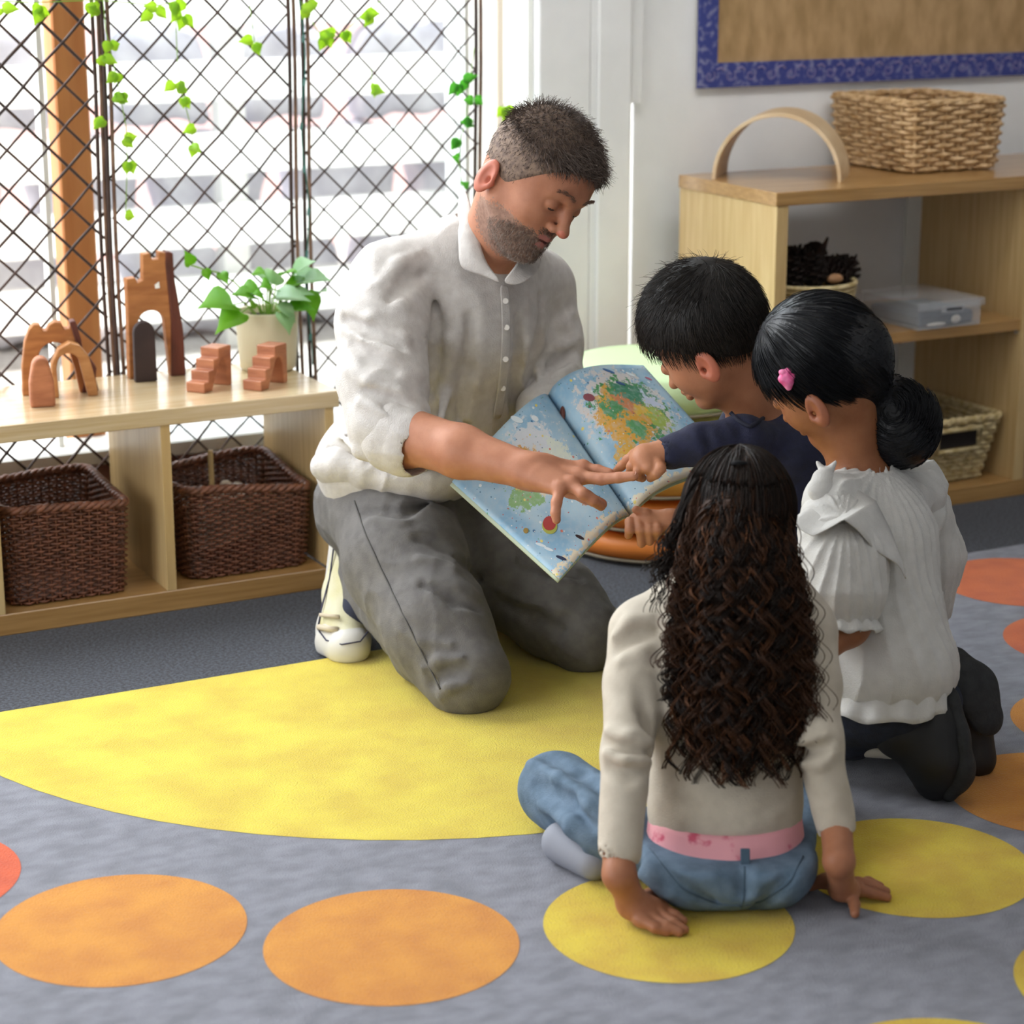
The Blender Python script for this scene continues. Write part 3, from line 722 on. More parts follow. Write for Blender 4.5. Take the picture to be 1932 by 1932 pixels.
# potted plant
t = thing('potted_plant', (1.648, 4.315, ZT), 'pothos plant in a cream ceramic pot on the low shelf', 'plant')
pc = np.array((1.650, 4.318, ZT))
MB().lathe([(.0005, .001), (.055, .001), (.060, .005), (.062, .03), (.068, .125), (.067, .129), (.063, .125), (.061, .110), (.0005, .110)], pc, 48).build('pot', mat('cream_ceramic', '#D8CDAE', .55, '#CFC3A2', 5), t, smooth=True)
MB().lathe([(.0005, .113), (.0615, .112)], pc, 32).build('soil', mat('potting_soil', '#3A2C22', .95, '#1E1712', 60), t)
M_leaf = mat('pothos_leaf', '#5FA021', .45, '#8CC63A', 9, sss=0.0); M_leafp = mat('pothos_leaf_pale', '#A9C8A0', .35, '#7FB070', 9)
for m_ in (M_leaf, M_leafp):
    b = m_.node_tree.nodes['Principled BSDF']
    ntt = m_.node_tree; tr = ntt.nodes.new('ShaderNodeBsdfTranslucent'); tr.inputs['Color'].default_value = lin('#9BD42A' if m_ is M_leaf else '#CFE8B8')
    mx = ntt.nodes.new('ShaderNodeMixShader'); mx.inputs['Fac'].default_value = .45
    ntt.links.new(b.outputs['BSDF'], mx.inputs[1]); ntt.links.new(tr.outputs['BSDF'], mx.inputs[2]); ntt.links.new(mx.outputs['Shader'], ntt.nodes['Material Output'].inputs['Surface'])
def leaf(mb, p, d, nrm, L, W, droop=.35):
    d = np.asarray(d, float); d /= np.linalg.norm(d); F = fr(d, nrm); s = F[2]; up = F[1]; rows = 7; v = []
    for i in range(rows):
        u = i/(rows-1); w = W*(math.sin(math.pi*min(1, u*.86+.14))**.8)*(1-u**3)+.0004
        c = p+d*L*u-up*L*droop*u*u
        v += [c-s*w+up*w*.35, c-up*.0, c+s*w+up*w*.35]
    v = v+[q-up*.0007 for q in v]; n = rows*3; f = []
    for i in range(rows-1):
        for k in (0, 1): a = 3*i+k; f += [(a, a+1, a+4, a+3), (n+a, n+a+3, n+a+4, n+a+1)]
        f += [(3*i, 3*i+3, n+3*i+3, n+3*i), (3*i+2, n+3*i+2, n+3*i+5, 3*i+5)]
    mb.add(v, f)
def PY(x, y, Y):
    r = CF*FPX+CR*(x-966)+CD*(y-966); return CAM+r*(Y/r[1])
def XY(a): return np.asarray(a, float)
lf = [((440, 575), (408, 560), .075, .036, 0, 4.27, .5), ((478, 560), (445, 540), .05, .02, 0, 4.28, .4), ((505, 545), (490, 505), .045, .018, 1, 4.31, .2), ((515, 545), (500, 530), .04, .022, 0, 4.27, .4),
      ((520, 560), (560, 555), .065, .026, 1, 4.28, .3), ((540, 540), (575, 525), .055, .018, 0, 4.33, .3), ((560, 530), (600, 510), .055, .024, 1, 4.33, .3), ((575, 550), (590, 580), .06, .024, 0, 4.31, .3),
      ((590, 560), (605, 545), .05, .024, 1, 4.35, .3), ((525, 575), (560, 598), .045, .018, 1, 4.25, .3), ((475, 580), (470, 555), .045, .012, 0, 4.28, .2), ((530, 520), (548, 510), .05, .016, 0, 4.36, .2),
      ((505, 525), (478, 505), .045, .02, 0, 4.35, .3), ((545, 560), (575, 548), .05, .022, 1, 4.30, .3), ((500, 570), (485, 545), .045, .02, 0, 4.25, .3)]
g1, g2, sm = MB(), MB(), MB()
lf += [((455, 590), (425, 600), .06, .028, 0, 4.25, .6), ((512, 535), (520, 505), .05, .022, 1, 4.29, .3), ((575, 530), (610, 520), .05, .026, 1, 4.30, .3), ((490, 550), (462, 535), .05, .024, 0, 4.3, .4), ((545, 580), (590, 575), .05, .022, 0, 4.27, .3), ((555, 515), (585, 490), .05, .026, 1, 4.33, .2), ((530, 590), (545, 610), .045, .02, 1, 4.24, .4)]
for (a, b, L, W, k, Y, dr) in lf:
    L *= 1.12; W *= 1.2
    p = PY(*a, Y); q = PY(*b, Y-.03); leaf((g1, g2)[k], p, q-p, (0.1, -.5, .8), L, W, dr)
    base = pc+[0, 0, .113]+[(p[0]-pc[0])*.3, (p[1]-pc[1])*.3, 0]
    sm.tube([base, (base+p)/2+[0, 0, .02], p], .0016, 5)
vine = [PY(470, 560, 4.3), PY(440, 530, 4.3), PY(415, 515, 4.29), PY(385, 508, 4.28), PY(360, 500, 4.28)]; sm.tube([pc+[0, 0, .113]]+vine, .0018, 5)
leaf(g1, vine[2], PY(420, 520, 4.26)-PY(400, 500, 4.3), (0, -1, .3), .032, .014); leaf(g1, vine[4], (-.2, -.3, .5), (0, -1, .3), .034, .016); leaf(g1, vine[3], (.2, -.3, -.5), (0, -1, .3), .025, .012)
sm.build('plant_stem', mat('stem_green', '#7FA83A', .5), t)
o = g1.build('green_leaves', M_leaf, t, smooth=True); o['kind'] = 'stuff'
o = g2.build('pale_leaves', M_leafp, t, smooth=True); o['kind'] = 'stuff'

# ---------------------------------------------------------------- expanding trellis panels
M_wil = mat('willow_brown', '#4A3228', .6, '#2E1F1A', 20, stretch=(1, 1, .3)); M_wil2 = mat('willow_pale', '#8A6A55', .6, '#5C4336', 20); M_wire = mat('green_wire', '#27675C', .4)
def trellis(x0, x1, Ya, Yb, label, step=.083, r=.0027, z0=.12, z1=1.62, posts=(True, True), phase=0.0):
    t = thing('trellis_panel', ((x0+x1)/2, (Ya+Yb)/2, z0), label, 'trellis', 'willow trellis panels in the window')
    def q(x, z, dy=0): u = (x-x0)/(x1-x0); return np.array((x+.0025*math.sin(z*23+x*31), Ya+(Yb-Ya)*u+dy, z))
    for sgn, nm, m_, dy in ((1, 'rising_stick', M_wil, -.0025), (-1, 'falling_stick', M_wil, .0025)):
        c = -4.0+phase
        while c < 4:
            # z = sgn*x*1.02 + c
            pts = []
            for i in range(0, 41):
                x = x0+(x1-x0)*i/40; z = sgn*1.0*(x-x0)+c
                if z0 <= z <= z1: pts.append(q(x, z, dy))
            if len(pts) > 2: MB().tube(pts[::4]+[pts[-1]], [r*random.uniform(.8, 1.15)]*len(pts[::4]+[pts[-1]]), 6).build(nm, m_, t, smooth=True)
            c += step
    for s, x in zip(posts, (x0, x1)):
        if s:
            for k, dx in enumerate((-.006, .006)):
                MB().tube([(x+dx+.003*math.sin(z*7), (Ya if x == x0 else Yb)-.006, z) for z in np.linspace(z0, z1, 14)], .0042, 7).build('edge_pole', M_wil2 if k else M_wil, t, smooth=True)
trellis(.72, 1.335, 4.355+.06, 4.43, 'left willow trellis panel standing in front of the orange post', phase=.03, step=.084, r=.0034)
trellis(1.352, 1.765, 4.42, 4.432, 'middle willow trellis panel directly behind the plant and castle', phase=.02, r=.0026)
trellis(1.795, 2.212, 4.43, 4.432, 'right willow trellis panel behind the man next to the white frame', phase=.05, r=.0026)
pts = [(1.783+.006*math.sin(z*19)+.02*(z-.8)*-.0, 4.405, z) for z in np.linspace(.40, 1.3, 40)]
mb = MB(); mb.tube(pts, .0016, 5)
for i in range(3, 38, 4): mb.tube([(pts[i][0], pts[i][1], pts[i][2]), (pts[i][0]-.004, pts[i][1]-.006, pts[i][2]-.014)], .0035, 5)
o = mb.build('string_light', M_wire); tag(o, 'thin green string light cable hanging between two trellis panels', 'string light')

M_ivy = mat('ivy_leaf', '#B9DE52', .5, '#93C83E', 12); M_ivy2 = mat('ivy_leaf_dark', '#6DB04A', .5, '#4A9340', 12)
for m_, c in ((M_ivy, '#D6F060'), (M_ivy2, '#9BE070')):
    ntt = m_.node_tree; b = ntt.nodes['Principled BSDF']; tr = ntt.nodes.new('ShaderNodeBsdfTranslucent'); tr.inputs['Color'].default_value = lin(c)
    mx = ntt.nodes.new('ShaderNodeMixShader'); mx.inputs['Fac'].default_value = .6
    ntt.links.new(b.outputs['BSDF'], mx.inputs[1]); ntt.links.new(tr.outputs['BSDF'], mx.inputs[2]); ntt.links.new(mx.outputs['Shader'], ntt.nodes['Material Output'].inputs['Surface'])
def ivy(path, leaves, label, m=M_ivy, Y=4.405, L=.030):
    t = thing('ivy_vine', PY(*path[0], Y), label, 'ivy'); s = MB(); s.tube([PY(x, y, Y) for x, y in path], .0011, 5); s.build('vine_stem', mat('stem_green', '#7FA83A', .5), t)
    rr = random.Random(int(path[0][0])); g = MB()
    for (x, y) in leaves:
        p = PY(x, y, Y-.008)
        for k in range(rr.choice((1, 2, 2))):
            leaf(g, p+[rr.uniform(-.006, .006), 0, 0], (rr.uniform(-.8, .8), rr.uniform(-.3, 0), rr.uniform(-1, .2)), (0, -1, .2), L*rr.uniform(.7, 1.15), L*.42, .2)
    o = g.build('vine_leaves', m, t, smooth=True); o['kind'] = 'stuff'
ivy([(190, -40), (200, 60), (212, 110), (225, 170), (238, 240), (240, 300), (237, 410)], [(208, 78), (212, 88), (190, 108), (222, 138), (225, 175), (218, 182), (192, 225), (236, 262), (243, 305), (236, 405)], 'ivy vine trailing down at the left edge of the middle trellis')
ivy([(-30, 0), (60, 5), (180, 0), (300, 10), (420, -20)], [(0, 15), (70, 20), (75, 8), (165, 5), (185, 15), (285, 22), (295, 15), (340, 20), (345, 30), (330, 5)], 'ivy vine crossing the top of the left and middle trellis')
ivy([(330, 10), (335, 120), (345, 180), (360, 240), (365, 275)], [(332, 155), (338, 165), (345, 185), (365, 240), (360, 275)], 'short pale ivy vine in the centre of the middle trellis')
ivy([(470, 0), (478, 60), (480, 80)], [(474, 74), (480, 82)], 'tiny ivy sprig near the top of the middle trellis')
ivy([(560, -10), (600, 60), (640, 70), (690, 20), (720, 0)], [(575, 18), (585, 10), (605, 68), (615, 72), (635, 65), (645, 60), (690, 25), (700, 30)], 'ivy vine with pale leaves at the top of the right trellis')
ivy([(895, 90), (885, 160), (880, 220), (868, 270), (866, 310), (872, 350)], [(872, 150), (865, 158), (892, 185), (880, 222), (885, 230), (864, 262), (862, 300), (870, 350), (895, 190)], 'green ivy vine hanging down the far right edge of the trellis', M_ivy2)
ivy([(700, 130), (702, 165)], [(703, 158), (700, 170)], 'faint ivy sprig in the middle of the right trellis')
ivy([(955, 190), (948, 205), (950, 214)], [(950, 204), (955, 207)], 'single ivy tip just above the man at the window frame', Y=4.46)

# ---------------------------------------------------------------- stack of round floor cushions behind the book
cc = P(1238, 1045, 4.90); cc[2] = 0
cols = [('#EE8A3A', 'orange round floor cushion at the bottom of the stack'), ('#EC8736', 'orange round floor cushion, second from the bottom of the stack'), ('#E3A04A', 'amber round floor cushion in the middle of the stack'),
        ('#E2CE85', 'pale yellow round floor cushion just below the green one'), ('#CFE8B4', 'pale green round floor cushion on top of the stack')]
hts = [.065, .075, .085, .085, .095]; z = .004
for i, ((c, lb), hh) in enumerate(zip(cols, hts)):
    t = thing('floor_cushion', (cc[0], cc[1], z), lb, 'cushion')
    R_ = .222+.004*((i*7) % 3-1); e = .012; prof = [(.0005, .006)]
    prof += [(R_*.6, .002), (R_-.03, .005), (R_-.008, .012), (R_, hh*.45), (R_-.008, hh-.014), (R_-.03, hh-.006), (R_*.6, hh-.001), (.0005, hh)]
    mc = mat('cushion_vinyl_%d' % i, c, .45)
    MB().lathe(prof, (cc[0]+.004*(i % 2), cc[1], z), 64).build('cushion_pad', mc, t, smooth=True)
    mb = MB()
    for zz in (.008,): mb.tube([(cc[0]+.004*(i % 2)+(R_-.004)*math.cos(a), cc[1]+(R_-.004)*math.sin(a), z+zz) for a in np.linspace(0, 2*math.pi, 65)], .0036, 6, cap=False)
    mb.build('piping', mat('cushion_piping', '#8F8470', .7), t, smooth=True); z += hh+.003

# ================================================================ people
def skin(name, c, c2, sc=30): return mat(name, c, .5, c2, sc, sss=.12, bump=.08, bscale=350, spec=.35)
def vec(r, d, t):
    """direction given as right, down, towards the camera"""
    v = CR*r+CD*d-CF*t; return v/np.linalg.norm(v)
def mfold(A, k, warp=1.0, seed=0):
    r = np.random.default_rng(seed); W = r.normal(0, 1, (3, 3)); ph = r.uniform(0, 6, 6); k = np.asarray(k, float); kn = np.linalg.norm(k)
    def f(X, Y, Z):
        w = np.sin(W[0, 0]*14*X+W[0, 1]*14*Y+W[0, 2]*14*Z+ph[0])+.6*np.sin(W[1, 0]*30*X+W[1, 1]*30*Y+W[1, 2]*30*Z+ph[1])
        s = 1.5*np.abs(np.sin(.5*(k[0]*X+k[1]*Y+k[2]*Z+warp*1.8*w+ph[2])))**.7-.9
        return A*s*(0.55+0.45*np.sin(W[2, 0]*18*X+W[2, 1]*18*Y+W[2, 2]*18*Z+ph[3]))
    return f
def addf(*fs): return lambda X, Y, Z: sum(f(X, Y, Z) for f in fs)
def surf_pt(x, y, ops, d0=2.7, d1=4.5):
    o = CAM+0.0; r = CF*1.0+CR*((x-966)/FPX)+CD*((y-966)/FPX); D_ = np.arange(d0, d1, .0025); p = CAM+r[None]*D_[:, None]
    m = np.full(len(D_), 9.)
    for q in ops:
        if not q['sub']: m = np.minimum(m, pdist(q, p[:, 0], p[:, 1], p[:, 2]))
    i = np.argmax(m < .0015)
    return p[i] if m[i] < .0015 else None
def mesh_pt(V, x, y, off=0.0, rad=7):
    """nearest point of a built surface seen at (x, y)"""
    q = V-CAM; z = q@CF; px = 966+FPX*(q@CR)/z; py = 966+FPX*(q@CD)/z; w = (px-x)**2+(py-y)**2
    m = np.where(w < rad*rad)[0]
    if len(m) == 0: return None
    m = m[z[m] < z[m].min()+.03]; i = m[np.argmin(w[m])]; return P(x, y, z[i]-off)
def line_on(V, pts, off, n=8):
    out = []
    for i in range(len(pts)-1):
        for t in range(n+(i == len(pts)-2)):
            u = t/n; p = mesh_pt(V, pts[i][0]*(1-u)+pts[i+1][0]*u, pts[i][1]*(1-u)+pts[i+1][1]*u, off)
            if p is not None: out.append(p)
    for _ in range(2): out = [out[0]]+[(out[i-1]+2*out[i]+out[i+1])/4 for i in range(1, len(out)-1)]+[out[-1]]
    return out
def creases(ops, base, paths, k=.012):
    """folds drawn along the cloth surface: (points, radius, height above the surface, valley?)"""
    out = []
    for pts, r, hgt, sub in paths:
        q = [surf_pt(x, y, base) for x, y in pts]; q = [p for p in q if p is not None]
        if len(q) < 2: continue
        n = len(q)-1
        for i in range(n):
            ra = r*(.35+.65*math.sin(math.pi*(i+.02)/n)) if n > 1 else r; rb = r*(.35+.65*math.sin(math.pi*(i+1-.02)/n)) if n > 1 else r*.5
            a = q[i]+CF*(ra-hgt) if not sub else q[i]-CF*(ra-hgt); b = q[i+1]+CF*(rb-hgt) if not sub else q[i+1]-CF*(rb-hgt)
            out.append(cap(a, b, ra, rb, k*(1.6 if sub else 1.3), None, sub))
    return out
class Head:
    """a: forward, b: up, z: towards the near side (all metres before scale)"""
    def __init__(s, C, f, u, sc=1.0):
        s.C = np.asarray(C, float); f = f/np.linalg.norm(f); u = u-f*(u@f); u /= np.linalg.norm(u); z = np.cross(f, u)
        if z@CF > 0: z = -z
        s.f, s.u, s.z, s.sc = f, u, z, sc; s.F = np.array([f, u, z])
    def X(s, a, b, z=0.0): return s.C+(s.f*a+s.u*b+s.z*z)*s.sc
    def e(s, a, b, z, ra, rb, rz, k=.012, sub=False): return ell(s.X(a, b, z), np.array((ra, rb, rz))*s.sc, s.F, k*s.sc, sub)
    def c(s, p, q, r0, r1, k=.01, flat=None, sub=False): return cap(s.X(*p), s.X(*q), r0*s.sc, r1*s.sc, k*s.sc, flat, sub)
    def adult(s, ear=True):
        o = [s.e(-.004, .012, 0, .098, .096, .076), s.e(.030, -.045, 0, .060, .075, .060, .03), s.e(.02, .02, 0, .078, .07, .070, .03)]
        for q in (-1, 1):
            o += [s.c((.005, -.070, .050*q), (.062, -.112, .018*q), .020, .017, .025), s.e(.058, -.045, .032*q, .024, .028, .024, .03)]
        o += [s.e(.078, -.112, 0, .020, .018, .022, .02), s.e(.070, -.075, 0, .022, .025, .028, .02)]
        for q in (-1, 1):
            o += [s.e(.096, -.012, .030*q, .012, .0125, .019, .012, True), s.e(.0835, -.013, .031*q, .0125, .0120, .0150, .003),
                  s.c((.094, .012, .012*q), (.079, .008, .042*q), .009, .005, .016)]
        o += [s.c((.094, .002, 0), (.112, -.038, 0), .0085, .0105, .010), s.e(.116, -.043, 0, .012, .010, .011, .006)]
        for q in (-1, 1): o += [s.e(.103, -.047, .013*q, .010, .0075, .0075, .005), s.e(.106, -.054, .008*q, .006, .004, .004, .002, True)]
        o += [s.c((.089, -.073, -.020), (.098, -.069, 0), .0045, .0065, .004), s.c((.098, -.069, 0), (.089, -.073, .020), .0065, .0045, .004),
              s.c((.088, -.083, -.015), (.094, -.085, 0), .005, .0070, .004), s.c((.094, -.085, 0), (.088, -.083, .015), .0070, .005, .004),
              s.c((.099, -.077, -.015), (.099, -.077, .015), .0022, .0022, .002, None, True)]
        if ear: o += s.ears()
        return o
    def ears(s, b0=-.012, a0=-.006, q_=(-1, 1), S=1.0, zz=.074):
        o = []
        for q in q_:
            c = (a0, b0, zz*q)
            o += [s.e(c[0]-.004, c[1], (zz+.006)*q, .018*S, .031*S, .0075, .006), s.e(c[0]+.001, c[1]+.003, (zz+.015)*q, .011*S, .021*S, .0075, .003, True),
                  s.e(c[0]+.005, c[1]-.002, (zz+.012)*q, .0055*S, .007*S, .012, .002, True), s.c((c[0]+.012*S, c[1]-.004, (zz+.004)*q), (c[0]+.011*S, c[1]-.010*S, (zz+.006)*q), .0045, .004, .003)]
        return o
    def child(s, ear_b=-.035, ear_a=-.004):
        o = [s.e(-.004, .010, 0, .092, .088, .074), s.e(.026, -.042, 0, .056, .060, .058, .03)]
        for q in (-1, 1):
            o += [s.c((.005, -.065, .044*q), (.056, -.096, .014*q), .018, .014, .025), s.e(.052, -.052, .030*q, .026, .026, .024, .025)]
        o += [s.e(.068, -.097, 0, .015, .014, .017, .015)]
        for q in (-1, 1):
            o += [s.e(.092, -.020, .030*q, .012, .012, .018, .012, True), s.e(.078, -.021, .030*q, .012, .0115, .014, .003)]
        o += [s.c((.084, -.018, 0), (.095, -.044, 0), .007, .0085, .010), s.e(.098, -.047, 0, .009, .008, .009, .006)]
        o += [s.c((.083, -.068, -.015), (.090, -.066, 0), .004, .006, .004), s.c((.090, -.066, 0), (.083, -.068, .015), .006, .004, .004),
              s.c((.082, -.077, -.012), (.087, -.078, 0), .0045, .0062, .004), s.c((.087, -.078, 0), (.082, -.077, .012), .0062, .0045, .004)]
        return o+s.ears(ear_b, ear_a, S=.92, zz=.071)
def finger(pts, r0, r1, k=.004):
    n = len(pts)-1; rr = [r0+(r1-r0)*i/n for i in range(n+1)]
    return chain(pts, rr, k)
def nail(mb, tip, back, up, w=.0052, L=.009):
    tip, back = np.asarray(tip, float), np.asarray(back, float); F = fr(tip-back, up); c = tip-F[0]*L*.25
    v = []
    for a, b in ((-.5, -.8), (-.5, .8), (0, 1), (.5, .8), (.62, 0), (.5, -.8), (0, -1)): v.append(c+F[0]*a*L+F[2]*b*w*.75+F[1]*(0.0))
    v += [q-F[1]*.002 for q in v]; mb.add(v, [tuple(range(7)), tuple(range(13, 6, -1))]+[(i, (i+1) % 7, 7+(i+1) % 7, 7+i) for i in range(7)])

# ---------------------------------------------------------------- the man
M_sk = skin('skin_fair', '#BC8265', '#AF7559'); M_skr = mat('skin_reddish', '#C4735C', .5, sss=.2); M_beard = mat('short_beard', '#8A6E5E', .8, '#6B5448', 160, contrast=(.4, .6), bump=.6, bscale=500)
M_lip = mat('lip', '#A0645A', .5); M_lash = mat('lash_line', '#3A2622', .7); M_mo = mat('mouth_dark', '#5A2E2A', .7); M_nail = mat('nail', '#E3B3A3', .3)
man = thing('person', P(800, 1300, 4.0)*[1, 1, 0], 'kneeling adult with short grey-brown hair and beard in white shirt, pointing at the open book', 'person')
MD = 3.80
hd = Head(P(1016, 322, MD), vec(.56, .68, .48), vec(.60, -.70, .38), 1.035)
shR, shL = P(728, 540, 3.90), P(1030, 545, 4.12)
lat = (shL-shR)/np.linalg.norm(shL-shR)
nb = P(925, 468, 3.93); ch = P(880, 640, 4.03); wa = P(800, 800, 4.10); pe = P(748, 925, 4.16)
fwd = np.cross(lat, nb-pe); fwd /= np.linalg.norm(fwd)
if fwd@CF > 0: fwd = -fwd
elR, wrR = P(738, 812, 3.78), P(1003, 890, 3.62)
elL, wrL = P(1062, 735, 4.10), P(1000, 830, 3.98)
hiR, knR = P(718, 985, 4.12), P(884, 1274, 3.83); hiL, knL = P(850, 985, 4.26), P(1106, 1199, 4.05)
anR = P(690, 1120, 4.16); anL = knL+(anR-knR)
toeR = P(648, 1210, 4.11)
# hand of the pointing arm
k_i, k_m, k_r, k_p = P(1100, 884, 3.63), P(1092, 899, 3.60), P(1078, 914, 3.575), P(1056, 924, 3.57)
hand = [cap(wrR, P(1030, 886, 3.625), .029, .027, .02, flat=(vec(0, .5, 1), .72)), cap(wrR, k_m, .028, .020, .02, flat=(vec(0.1, -.8, .6), .62)),
        cap(P(1030, 885, 3.64), k_i, .018, .013, .014), cap(P(1025, 898, 3.6), k_r, .018, .012, .014), cap(P(1015, 905, 3.6), k_p, .019, .0115, .014)]
fi = [k_i, P(1128, 888, 3.62), P(1150, 893, 3.61)]; fm = [k_m, P(1135, 904, 3.58), P(1168, 901, 3.565), P(1196, 898, 3.555)]
fr_ = [k_r, P(1100, 932, 3.555), P(1118, 944, 3.56), P(1134, 955, 3.585)]; fp = [k_p, P(1050, 948, 3.555), P(1048, 968, 3.55), P(1050, 981, 3.55)]
ft = [P(1035, 905, 3.63), P(1075, 925, 3.64), P(1105, 937, 3.63), P(1135, 951, 3.62)]
hand += finger(fi, .0115, .0085)+finger(fm, .0110, .0080)+finger(fr_, .0110, .0082)+finger(fp, .0098, .0072)+finger(ft, .014, .0095, .008)
for q in (k_i, k_m, k_r, k_p): hand.append(ell(q-CD*.004-CF*.001, (.0105, .0105, .0105), k=.008))
# shirt
M_shirt = mat('white_linen', '#D3CEC9', .85, '#C8C2BD', 60, stretch=(1, 1, 1), bump=.35, bscale=420, sheen=.1)
ua = (elR-shR)/np.linalg.norm(elR-shR)
slv = chain([P(735, 530, 3.90), P(722, 610, 3.87), P(722, 720, 3.82), P(733, 800, 3.79), P(760, 832, 3.765)], [.075, .082, .078, .070, .060], .02)
slL = chain([P(1025, 548, 4.12), P(1045, 640, 4.11), P(1056, 730, 4.08), P(1030, 775, 4.02)], [.062, .050, .046, .044], .03)
ld = dict(f=(fwd, .78))
sh = [cap(P(905, 500, 3.97), P(880, 620, 4.02), .105, .150, .04, (fwd, .78)), cap(P(880, 620, 4.02), P(820, 790, 4.08), .150, .140, .05, (fwd, .82)), cap(P(820, 790, 4.08), P(748, 880, 4.15), .140, .150, .05, (fwd, .88)),
      cap(P(760, 530, 3.93), P(1000, 535, 4.10), .062, .060, .05), cap(P(850, 470, 3.94), P(760, 520, 3.93), .050, .058, .05), cap(P(960, 480, 3.98), P(1015, 530, 4.08), .040, .050, .05),
      ell(P(700, 868, 4.12), (.10, .10, .065), k=.04)]
sh += slv+slL
sh += [ell(P(920, 430, 3.93), (.056, .056, .075), k=.01, sub=True), cap(P(928, 470, 3.89), P(946, 522, 3.85), .012, .002, .01, None, True)]
shx = []
sh_base = list(sh)
shx += creases(sh, sh_base, [([(652, 585), (700, 605), (760, 640), (815, 690)], .012, .006, False), ([(650, 622), (690, 640), (740, 668), (790, 705)], .010, .005, False), ([(700, 545), (750, 580), (800, 625)], .012, .005, False),
    ([(655, 700), (700, 722), (750, 745), (805, 772)], .011, .005, False), ([(680, 760), (730, 775), (790, 775)], .009, .005, False), ([(665, 650), (700, 672), (745, 700)], .009, .004, True),
    ([(652, 603), (700, 624), (755, 655)], .008, .004, True), ([(690, 735), (740, 760), (790, 790)], .009, .004, True),
    ([(818, 560), (832, 620), (828, 680), (815, 740)], .014, .005, True), ([(840, 560), (850, 640), (842, 740), (825, 820)], .012, .006, False),
    ([(905, 560), (903, 640), (895, 720), (880, 800)], .010, .0045, False), ([(885, 600), (880, 700), (865, 790)], .010, .002, True), ([(990, 560), (990, 640), (982, 720), (965, 790)], .010, .005, False),
    ([(1012, 560), (1010, 650), (1000, 740)], .010, .002, True), ([(1030, 590), (1024, 660), (1014, 740)], .009, .004, False), ([(975, 600), (972, 700), (958, 790)], .010, .0015, True),
    ([(1080, 590), (1058, 612), (1036, 630)], .008, .005, False), ([(1082, 640), (1060, 655), (1035, 668)], .008, .005, False), ([(1080, 690), (1055, 708), (1030, 722)], .008, .005, False), ([(1081, 665), (1055, 682), (1032, 694)], .007, .004, True),
    ([(790, 480), (750, 500), (712, 540)], .010, .004, False), ([(800, 520), (770, 530), (735, 565)], .009, .004, True), ([(835, 500), (860, 530), (870, 570)], .008, .004, False),
    ([(640, 820), (680, 850), (760, 880)], .012, .006, False), ([(625, 850), (670, 875), (730, 895)], .010, .005, True), ([(830, 790), (810, 840), (800, 890)], .012, .005, False), ([(880, 800), (865, 850), (860, 900)], .010, .005, True), ([(925, 780), (915, 830), (900, 890)], .010, .005, False)])
sh += shx
ff = addf(mfold(.0018, ua*0+np.array((18, 10, 40.)), 1.4, 3), mfold(.0014, (75, -30, 25.), 1.2, 8))
# open ends at cuff and hem
cl = [cap(P(752, 826, 3.768), P(820, 850, 3.73), .050, .052)]
shx_skip = {id(q) for q in sh_base if q['sub']} | {id(q) for q in shx if not q['sub']}
sh.append(cap(P(778, 838, 3.755), P(860, 862, 3.70), .055, .06, .004, None, True)); shx_skip.add(id(sh[-1]))
sculpt('shirt', sh, M_shirt, man, h=.004, fold=ff); SV = LAST['V']
cf = [cap(P(748, 823, 3.773), P(768, 833, 3.76), .067, .063, .006), cap(P(735, 818, 3.78), P(800, 846, 3.74), .052, .050, .004, None, True)]
sculpt('rolled_cuff', cf, M_shirt, man, h=.003, fold=mfold(.0018, (60, 20, 50.), 1.2, 6))
cf = [cap(P(1045, 752, 4.05), P(1025, 775, 4.02), .052, .052, .006)]
sculpt('rolled_cuff', cf, M_shirt, man, h=.003, fold=mfold(.0018, (60, 20, 50.), 1.2, 9))
sculpt('shirt_hem', [cap(P(668, 880, 4.09), P(790, 908, 4.06), .085, .085, .03, (CD, .55)), cap(P(790, 905, 4.06), P(870, 905, 4.08), .085, .07, .03, (CD, .4))], M_shirt, man, h=.004, fold=addf(mfold(.005, (60, 10, 10.), 1.2, 2), mfold(.003, (25, 50, 30.), 1.2, 4)))
def sheet(name, rows, m, parent, th=.0018, sub=2):
    n = len(rows[0]); v = [p for r in rows for p in r]; f = [(i*n+j, i*n+j+1, (i+1)*n+j+1, (i+1)*n+j) for i in range(len(rows)-1) for j in range(n-1)]
    o = obj(name, v, f, m, parent, True); s = o.modifiers.new('sub', 'SUBSURF'); s.levels = sub; s.render_levels = sub
    k = o.modifiers.new('s', 'SOLIDIFY'); k.thickness = th; k.offset = 0; return o
sheet('collar', [[P(878, 352, 3.93), P(892, 400, 3.885), P(903, 450, 3.855), P(916, 500, 3.845), P(948, 531, 3.83)],
                 [P(868, 362, 3.935), P(876, 415, 3.87), P(884, 470, 3.84), P(900, 508, 3.835), P(940, 535, 3.832)],
                 [P(864, 385, 3.93), P(864, 430, 3.875), P(866, 480, 3.855), P(868, 512, 3.852), P(914, 516, 3.842)]], M_shirt, man)
sheet('collar', [[P(948, 531, 3.832), P(962, 515, 3.83), P(975, 497, 3.84), P(992, 470, 3.90)],
                 [P(960, 537, 3.832), P(975, 522, 3.83), P(995, 505, 3.845), P(1012, 480, 3.92)],
                 [P(975, 538, 3.835), P(1000, 528, 3.84), P(1014, 512, 3.86), P(1022, 490, 3.94)]], M_shirt, man)
plk = [(950, 538), (952, 560), (953, 580), (954, 610), (954, 640), (952, 670), (950, 700), (947, 725), (944, 750), (936, 790)]
